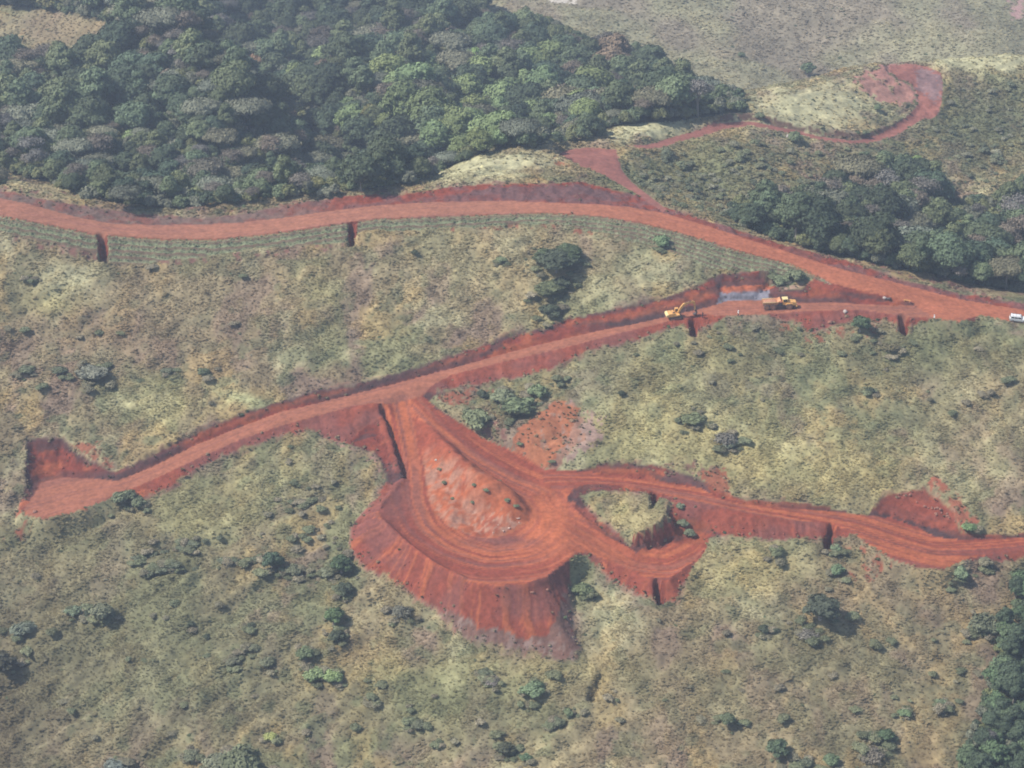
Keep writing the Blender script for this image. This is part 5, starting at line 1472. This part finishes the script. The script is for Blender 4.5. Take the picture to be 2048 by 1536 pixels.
# ---- articulated dump truck: x forward, about 10.4 m long
T = link('dump_truck', None)
tagthing(T, 'yellow and orange six-wheeled articulated dump truck on the bench road by the borrow pit', 'dump truck')
for (x, nm) in ((3.1, 'wheel'), (-1.85, 'wheel'), (-3.75, 'wheel')):
    for sy in (-1, 1): wheel(T, x, sy * 1.2, .92, .92, .66, 'wheel', M_TYRE)
MB().box(-4.6, .6, -.45, .45, .95, 1.35).box(.2, 4.6, -.55, .55, .85, 1.35).build('chassis', M_DGR, T, .03)
MB().cyl((.55, 0, 1.15), .42, .7, 'z', 14).box(.1, 1.1, -.38, .38, 1.0, 1.6).build('articulation_joint', M_DGR, T)
b = MB()      # open body: floor and flared sides, front wall slanting up as a guard
fl_ = [(-5.0, 2.0), (-4.3, 1.35), (-.9, 1.35), (.15, 2.2)]
for sy in (-1, 1):
    V = [(-5.0, sy * 1.25, 1.95), (-4.3, sy * .95, 1.4), (-.8, sy * .95, 1.4), (.1, sy * 1.2, 2.3), (.45, sy * 1.42, 3.05), (-.3, sy * 1.45, 2.75), (-4.9, sy * 1.45, 2.55)]
    Vi = [(x, y - sy * .08, z) for x, y, z in V]
    n = len(V); b.add(V + Vi, [tuple(range(n)), tuple(range(2 * n - 1, n - 1, -1))] + [((i + 1) % n, i, n + i, n + (i + 1) % n) for i in range(n)])
b.add([(-5.0,-1.25,1.95),(-4.3,-.95,1.4),(-.8,-.95,1.4),(.1,-1.2,2.3),(.45,-1.42,3.05),(-5.0,1.25,1.95),(-4.3,.95,1.4),(-.8,.95,1.4),(.1,1.2,2.3),(.45,1.42,3.05)],
      [(0,1,6,5),(1,2,7,6),(2,3,8,7),(3,4,9,8)])
b.add([(-4.95,-1.2,2.0),(-4.25,-.9,1.47),(-.85,-.9,1.47),(.02,-1.15,2.35),(.37,-1.36,3.1),(-4.95,1.2,2.0),(-4.25,.9,1.47),(-.85,.9,1.47),(.02,1.15,2.35),(.37,1.36,3.1)],
      [(5,6,1,0),(6,7,2,1),(7,8,3,2),(8,9,4,3)])
bd = b.build('dump_body', M_ORA, T)
rb = MB()
for x in (-4.2, -3.1, -2.0, -.9):
    for sy in (-1, 1): rb.add([(x, sy*1.0, 1.45),(x+.14, sy*1.0,1.45),(x+.14, sy*1.5,2.6),(x, sy*1.5,2.6),(x, sy*1.1,1.4),(x+.14,sy*1.1,1.4),(x+.14,sy*1.56,2.6),(x,sy*1.56,2.6)], [(0,1,2,3),(4,5,6,7),(0,4,7,3),(1,5,6,2),(3,2,6,7)])
rb.build('side_ribs', M_ORA, bd)
MB().box(-4.9, -.3, -1.53, -1.40, 2.56, 2.68).box(-4.9, -.3, 1.40, 1.53, 2.56, 2.68).build('top_rail', M_PALE, bd)
MB().prism([(-4.6,2.1),(-.6,2.1),(-.9,2.42),(-2.4,2.62),(-4.2,2.35)], -1.15, 1.15).build('load_of_earth', M_RIM, bd)
MB().prism([(2.2,1.2),(5.1,1.15),(5.35,1.5),(5.2,2.15),(3.3,2.35),(2.2,2.35)], -1.0, 1.0).build('hood', M_YEL, T, .06)
MB().box(5.22, 5.32, -.75, .75, 1.25, 2.0).build('grille', M_DGR, T)
for sy in (-.8, .8): MB().cyl((5.36, sy, 1.55), .13, .1, 'x', 12).build('headlight', M_LAMP, T)
MB().box(5.1, 5.5, -1.25, 1.25, .75, 1.1).build('front_bumper', M_YEL, T, .04)
for sy in (-1, 1):
    y0, y1 = (-1.5, -.85) if sy < 0 else (.85, 1.5)
    MB().prism([(1.9,1.5),(2.2,1.95),(4.0,1.95),(4.35,1.5),(4.25,1.42),(3.95,1.82),(2.25,1.82),(2.0,1.42)], y0, y1).build('mudguard', M_YEL, T)
cab = MB().prism([(1.15,1.35),(2.75,1.35),(2.9,2.35),(2.6,3.15),(1.2,3.15)], -.85, .85).build('cab', M_YEL, T, .05)
MB().prism([(2.45,2.35),(2.86,2.35),(2.62,3.05),(2.5,3.05)], -.78, .78).build('windscreen', M_GLS, cab).location = (.055, 0, 0)
for sy in (-1, 1): MB().prism([(1.3,2.3),(2.6,2.3),(2.42,3.02),(1.32,3.02)], sy * .86 - .015, sy * .86 + .015).build('side_window', M_GLS, cab)
MB().box(1.0, 2.75, -.95, .95, 3.16, 3.30, .08, .08, .06).build('cab_roof', M_PALE, cab)
MB().tube([(2.0, -1.0, 2.3), (2.0, -1.05, 3.4)], [.07, .07]).build('exhaust_pipe', M_DGR, T)
ml = MB()
for sy in (-1, 1): ml.tube([(2.8, sy * .9, 2.4), (3.0, sy * 1.5, 2.6)], [.03, .03]).box(2.95, 3.02, sy * 1.5 - .12, sy * 1.5 + .12, 2.45, 2.95)
ml.build('mirrors', M_DGR, cab)
MB().box(1.9, 2.5, -1.2, -.95, .7, .78).box(1.9, 2.5, -1.2, -.95, 1.1, 1.18).tube([(1.9,-1.2,.7),(1.9,-1.1,1.9)],[.025,.025]).tube([(2.5,-1.2,.7),(2.5,-1.1,1.9)],[.025,.025]).build('ladder', M_DGR, T)
place(T, 1557, 616, R(2)); T.scale = (.9, .9, .9)

# ---- excavator: x forward
E = link('excavator', None)
tagthing(E, 'yellow tracked excavator with its arm reaching right, standing on the bench road', 'excavator')
for sy in (-1, 1):
    tr_ = MB().prism([(-2.1,.35),(-1.75,.05),(1.75,.05),(2.1,.35),(2.05,.7),(1.7,.9),(-1.7,.9),(-2.05,.7)], sy * 1.2 - .3, sy * 1.2 + .3).build('track', M_DGR, E)
    for q in range(7):
        MB().cyl((-1.5 + q * .5, sy * 1.2, .36), .2, .64, 'y', 12).build('roller', M_RIM, tr_)
MB().box(-1.2, 1.2, -.9, .9, .4, .95).cyl((0, 0, 1.0), .8, .2, 'z', 20).build('undercarriage', M_DGR, E)
up = link('house', None, E); up.rotation_euler = (0, 0, 0)
U = MB().box(-2.6, 1.3, -1.35, 1.35, 1.1, 1.55).box(-2.3, -.2, -1.3, 1.3, 1.55, 2.15, .1, .1, .08)
bpy.data.objects.remove(up)
up = U.build('house', M_YEL, E, .04)
MB().prism([(-3.05,1.2),(-2.3,1.1),(-2.3,2.1),(-2.85,2.0),(-3.1,1.7)], -1.3, 1.3).build('counterweight', M_PALE, E, .05)
cb = MB().prism([(.05,1.55),(1.35,1.55),(1.45,2.2),(1.15,2.95),(.1,2.95)], .35, 1.3).build('cab', M_YEL, E, .04)
MB().prism([(1.24,1.75),(1.42,2.2),(1.16,2.82),(1.1,2.82)], .42, 1.22).build('windscreen', M_GLS, cb).location = (.06, 0, 0)
for yy in (.335, 1.315): MB().prism([(.15,2.0),(1.25,2.0),(1.02,2.83),(.17,2.83)], yy - .015, yy + .015).build('side_window', M_GLS, cb)
MB().box(-.9, -.4, -.9, -.6, 2.15, 2.5).tube([(-1.3,.3,2.1),(-1.3,.3,2.75)],[.06,.06]).build('exhaust_pipe', M_DGR, up)
def bar(pts, w0, w1): 
    pr = []
    for i, (x, z) in enumerate(pts):
        x0, z0 = pts[max(i - 1, 0)]; x1, z1 = pts[min(i + 1, len(pts) - 1)]; L_ = math.hypot(x1 - x0, z1 - z0)
        pr.append((x, z, -(z1 - z0) / L_, (x1 - x0) / L_, w0[i]))
    prof = [(x + nx * w_, z + nz_ * w_) for x, z, nx, nz_, w_ in pr] + [(x - nx * w_, z - nz_ * w_) for x, z, nx, nz_, w_ in reversed(pr)]
    return MB().prism(prof, -w1, w1)
ar = bar([(.9,1.5),(1.9,3.3),(2.9,4.4),(4.4,4.9),(6.1,4.75)], [.22,.34,.42,.30,.18], .24).build('boom', M_YEL, E)
stk = bar([(5.3,5.35),(6.1,4.75),(6.35,3.4),(6.45,1.9)], [.14,.32,.22,.13], .19).build('stick', M_YEL, E)
bar([(.95,1.2),(2.7,3.9)], [.1,.1], .1).build('boom_cylinder', M_DGR, ar).location = (.35, -.36, -.1)
bar([(3.0,4.9),(5.35,5.4)], [.09,.09], .09).build('stick_cylinder', M_DGR, ar)
bar([(5.6,5.2),(6.75,2.5)], [.08,.08], .08).build('bucket_cylinder', M_DGR, stk).location = (.12, 0, 0)
bk = MB().prism([(6.3,2.0),(6.75,1.95),(7.1,1.4),(7.0,.75),(6.5,.35),(5.95,.3),(5.9,.42),(6.4,.55),(6.8,.9),(6.85,1.35),(6.5,1.65),(6.25,1.7)], -.55, .55).build('bucket', M_DGR, E)
tt = MB()
for q in range(5): tt.box(5.72, 5.98, -.52 + q * .24, -.42 + q * .24, .28, .40)
tt.build('bucket_teeth', M_RIM, bk)
place(E, 1350, 635, R(10)); E.scale = (.86, .86, .86)

# ---- white estate car at the right edge
P = link('estate_car', None)
tagthing(P, 'white off-road estate car at the verge, its bonnet cut by the right frame edge', 'car')
bdy = MB().prism([(-2.35,.45),(2.25,.45),(2.35,.65),(2.3,.98),(2.1,1.1),(1.0,1.18),(-2.3,1.16),(-2.4,.7)], -.90, .90).build('body', M_WHT, P, .05)
cb = MB().box(-2.28, 1.05, -.86, .86, 1.16, 1.82, .18, .55, .13).build('cabin', M_WHT, P, .04)
MB().add([(1.06,-.74,1.24),(1.06,.74,1.24),(.62,.64,1.74),(.62,-.64,1.74)],[(0,1,2,3)]).build('windscreen', M_GLS, cb).location = (.02, 0, .01)
for sy in (-1, 1):
    for (x0, x1, a_, c_) in ((-2.1, -1.25, .1, 0), (-1.15, -.3, 0, 0), (-.2, .85, 0, .34)):
        MB().add([(x0, sy * .862, 1.24), (x1, sy * .862, 1.24), (x1 - c_, sy * .775, 1.68), (x0 + a_, sy * .775, 1.68)], [(0,1,2,3)]).build('side_window', M_GLS, cb)
MB().add([(-2.28,-.7,1.26),(-2.28,.7,1.26),(-2.16,.6,1.7),(-2.16,-.6,1.7)],[(0,1,2,3)]).build('rear_window', M_GLS, cb).location = (-.01, 0, 0)
for x in (-1.45, 1.45):
    for sy in (-1, 1): wheel(P, x, sy * .80, .38, .38, .24)
for sy in (-.66, .66): MB().box(2.28, 2.38, sy - .16, sy + .16, .76, .96).build('headlight', M_LAMP, P)
for sy in (-.80, .80): MB().box(-2.43, -2.36, sy - .08, sy + .08, .74, 1.08).build('tail_light', M_RIM, P)
MB().box(2.28, 2.46, -.86, .86, .40, .62).build('front_bumper', M_DGR, P, .03)
MB().box(-2.5, -2.34, -.86, .86, .42, .60).build('rear_bumper', M_DGR, P, .03)
rk = MB()
for sy in (-.55, .55): rk.tube([(-1.8, sy, 1.88), (.3, sy, 1.88)], [.025, .025])
for xx in (-1.7, -.75, .2):
    rk.tube([(xx, -.6, 1.87), (xx, .6, 1.87)], [.02, .02])
    for sy in (-.55, .55): rk.tube([(xx, sy, 1.80), (xx, sy, 1.88)], [.02, .02])
rk.build('roof_rack', M_DGR, cb)
place(P, 2036, 642, R(-10))

# ---- people
def person(px, py, yaw, label, shirt, trousers, hat=None, pose=0):
    root = link('person', None); tagthing(root, label, 'person')
    J = {'pelvis': (0,0,.95), 'belly': (0.02,0,1.1), 'chest': (0.02,0,1.32), 'neck': (.02,0,1.48), 'head': (.05,0,1.62), 'top': (.04,0,1.74),
         'shl': (0,.2,1.42), 'ell': (-.02 + .1 * pose,.27,1.15), 'hal': (.08 + .15 * pose,.25,.92), 'shr': (0,-.2,1.42), 'elr': (-.04,-.27,1.15), 'har': (.06 + .1 * pose,-.25,.92),
         'hil': (0,.1,.9), 'knl': (.04,.12,.5), 'anl': (.0,.13,.09), 'tol': (.17,.15,.05), 'hir': (0,-.1,.9), 'knr': (.03 + .06 * pose,-.12,.5), 'anr': (-.02 - .1 * pose,-.13,.09), 'tor': (.15 - .1 * pose,-.15,.05)}
    RD = {'pelvis': .15, 'belly': .14, 'chest': .16, 'neck': .06, 'head': .10, 'top': .08, 'shl': .075, 'ell': .05, 'hal': .04, 'shr': .075, 'elr': .05, 'har': .04,
          'hil': .10, 'knl': .07, 'anl': .05, 'tol': .04, 'hir': .10, 'knr': .07, 'anr': .05, 'tor': .04}
    Ed = [('pelvis','belly'),('belly','chest'),('chest','neck'),('neck','head'),('head','top'),('chest','shl'),('shl','ell'),('ell','hal'),('chest','shr'),('shr','elr'),('elr','har'),
          ('pelvis','hil'),('hil','knl'),('knl','anl'),('anl','tol'),('pelvis','hir'),('hir','knr'),('knr','anr'),('anr','tor')]
    ks = list(J); me = bpy.data.meshes.new('body'); me.from_pydata([J[k] for k in ks], [(ks.index(a), ks.index(c)) for a, c in Ed], [])
    o = link('body', me, root)
    sm = o.modifiers.new('skin', 'SKIN')
    for i, k_ in enumerate(ks):
        sv_ = me.skin_vertices[0].data[i]; sv_.radius = (RD[k_], RD[k_] * (.75 if k_ in ('chest', 'belly') else 1)); sv_.use_root = (k_ == 'pelvis')
    o.modifiers.new('sub', 'SUBSURF').levels = 1; o.modifiers['sub'].render_levels = 1
    dg = bpy.context.evaluated_depsgraph_get(); ev = bpy.data.meshes.new_from_object(o.evaluated_get(dg)); o.modifiers.clear(); o.data = ev; ev.name = 'body'
    for m_ in (M_SKIN, shirt, trousers, M_DGR): ev.materials.append(m_)
    for p in ev.polygons:
        c = p.center
        arm = abs(c.y) > .2 and c.z < 1.2 and c.z > .85
        p.material_index = 0 if (c.z > 1.5 or (arm and c.z < 1.0)) else (3 if c.z < .1 else (2 if c.z < .95 and not arm else 1)); p.use_smooth = True
    if hat: MB().cyl((.04, 0, 1.73), .15, .10, 'z', 14, .08).cyl((.06, 0, 1.69), .19, .02, 'z', 14).build('hard_hat', hat, root)
    place(root, px, py, yaw); root.rotation_euler = (0, 0, yaw)
    root.scale = (1.04,) * 3
person(1476, 633, R(20), 'person in white top and hat standing at the road edge left of the dump truck', M_SHIRTW, M_CLOTHD, M_WHT, 0)
person(1405, 636, R(150), 'person in dark clothes standing at the lip right of the excavator bucket', M_CLOTHD, M_CLOTHD, None, 0)
person(1868, 642, R(200), 'person in white top and green trousers walking on the wide road junction', M_SHIRTW, M_CLOTHG, M_WHT, 1)

# ---- rocks
def rock(px, py, size, mat, label, seed, group=None, name='boulder', cat='boulder'):
    x, y, z = ground_at(px, py); r = np.random.default_rng(seed)
    v, fc = ICO2; n = v / np.linalg.norm(v, axis=1)[:, None]
    d = 1 + .28 * np.sin(n @ r.normal(size=3) * 2.5 + r.random() * 6) + .16 * np.sin(n @ r.normal(size=3) * 5 + 1)
    p = n * d[:, None] * np.array([1, .8, .62]) * size
    me = mesh_from(name, p, fc, None, mat); o = link(name, me, None, (x, y, z + size * .25), (0, 0, r.random() * 6))
    tagthing(o, label, cat, group)
rock(1770, 597, .65, M_ROCK, 'pale boulder on the wedge between the two roads', 1)
rock(1777, 598, .6, M_DGR, 'dark lump added as the shadow beside the pale boulder between the roads', 2)  # dark lump put where the pale boulder's shadow falls
rock(1577, 274, 1.1, M_ROCK, 'pale grey boulder on the green slope below the ridge track', 3)
rock(70, 1024, .55, M_ROCKD, 'dark boulder on the left road end near its tip', 4)
rock(1065, 1186, .5, M_ROCKD, 'left boulder on the embankment face under the lip', 5)
rock(1095, 1180, .4, M_ROCKD, 'right boulder on the embankment face under the lip', 6)
rock(1690, 624, .6, M_ROCK, 'small pale rock on the bank below the dump truck road', 7)
rock(1660, 646, .7, M_ROCKD, 'dark rock on the scrubby bank below the dump truck road', 8)
rock(872, 921, .4, M_ROCK, 'pale stone at the upper end of the bare mound', 9)
for i in range(7):
    a = rng.random(); px = 985 + a * 75 + rng.uniform(-14, 14); py = 1060 - a * 24 + rng.uniform(-9, 7)
    rock(px, py, rng.uniform(.15, .42), M_ROCKP, 'pale limestone-coloured stone at the lower edge of the bare mound', 40 + i, 'pale stones at the lower edge of the mound', 'stone', 'stone')
for i in range(22):
    a = rng.random(); px = 1800 + a * 110 + rng.uniform(-10, 10); py = 985 + a * 55 + rng.uniform(-10, 10)
    rock(px, py, rng.uniform(.2, .5), M_ROCKD, 'red rock on the broken face above the side road', 80 + i, 'red rocks on the broken face above the side road', 'stone', 'stone')
# yellow barrier beam on the wedge between the roads
x, y, z = ground_at(1814, 604)
bb_ = link('road_barrier', None, None, (x, y, z), (0, 0, R(-22)))
tagthing(bb_, 'small yellow barrier lying at the tip between the two roads', 'barrier')
MB().box(-.9, .9, -.08, .08, .42, .62).build('beam', M_YEL, bb_, .02)
for sx in (-.7, .7): MB().prism([(sx-.05,.5),(sx+.05,.5),(sx+.05,0),(sx-.05,0)], -.22, .22).build('foot', M_YEL, bb_)
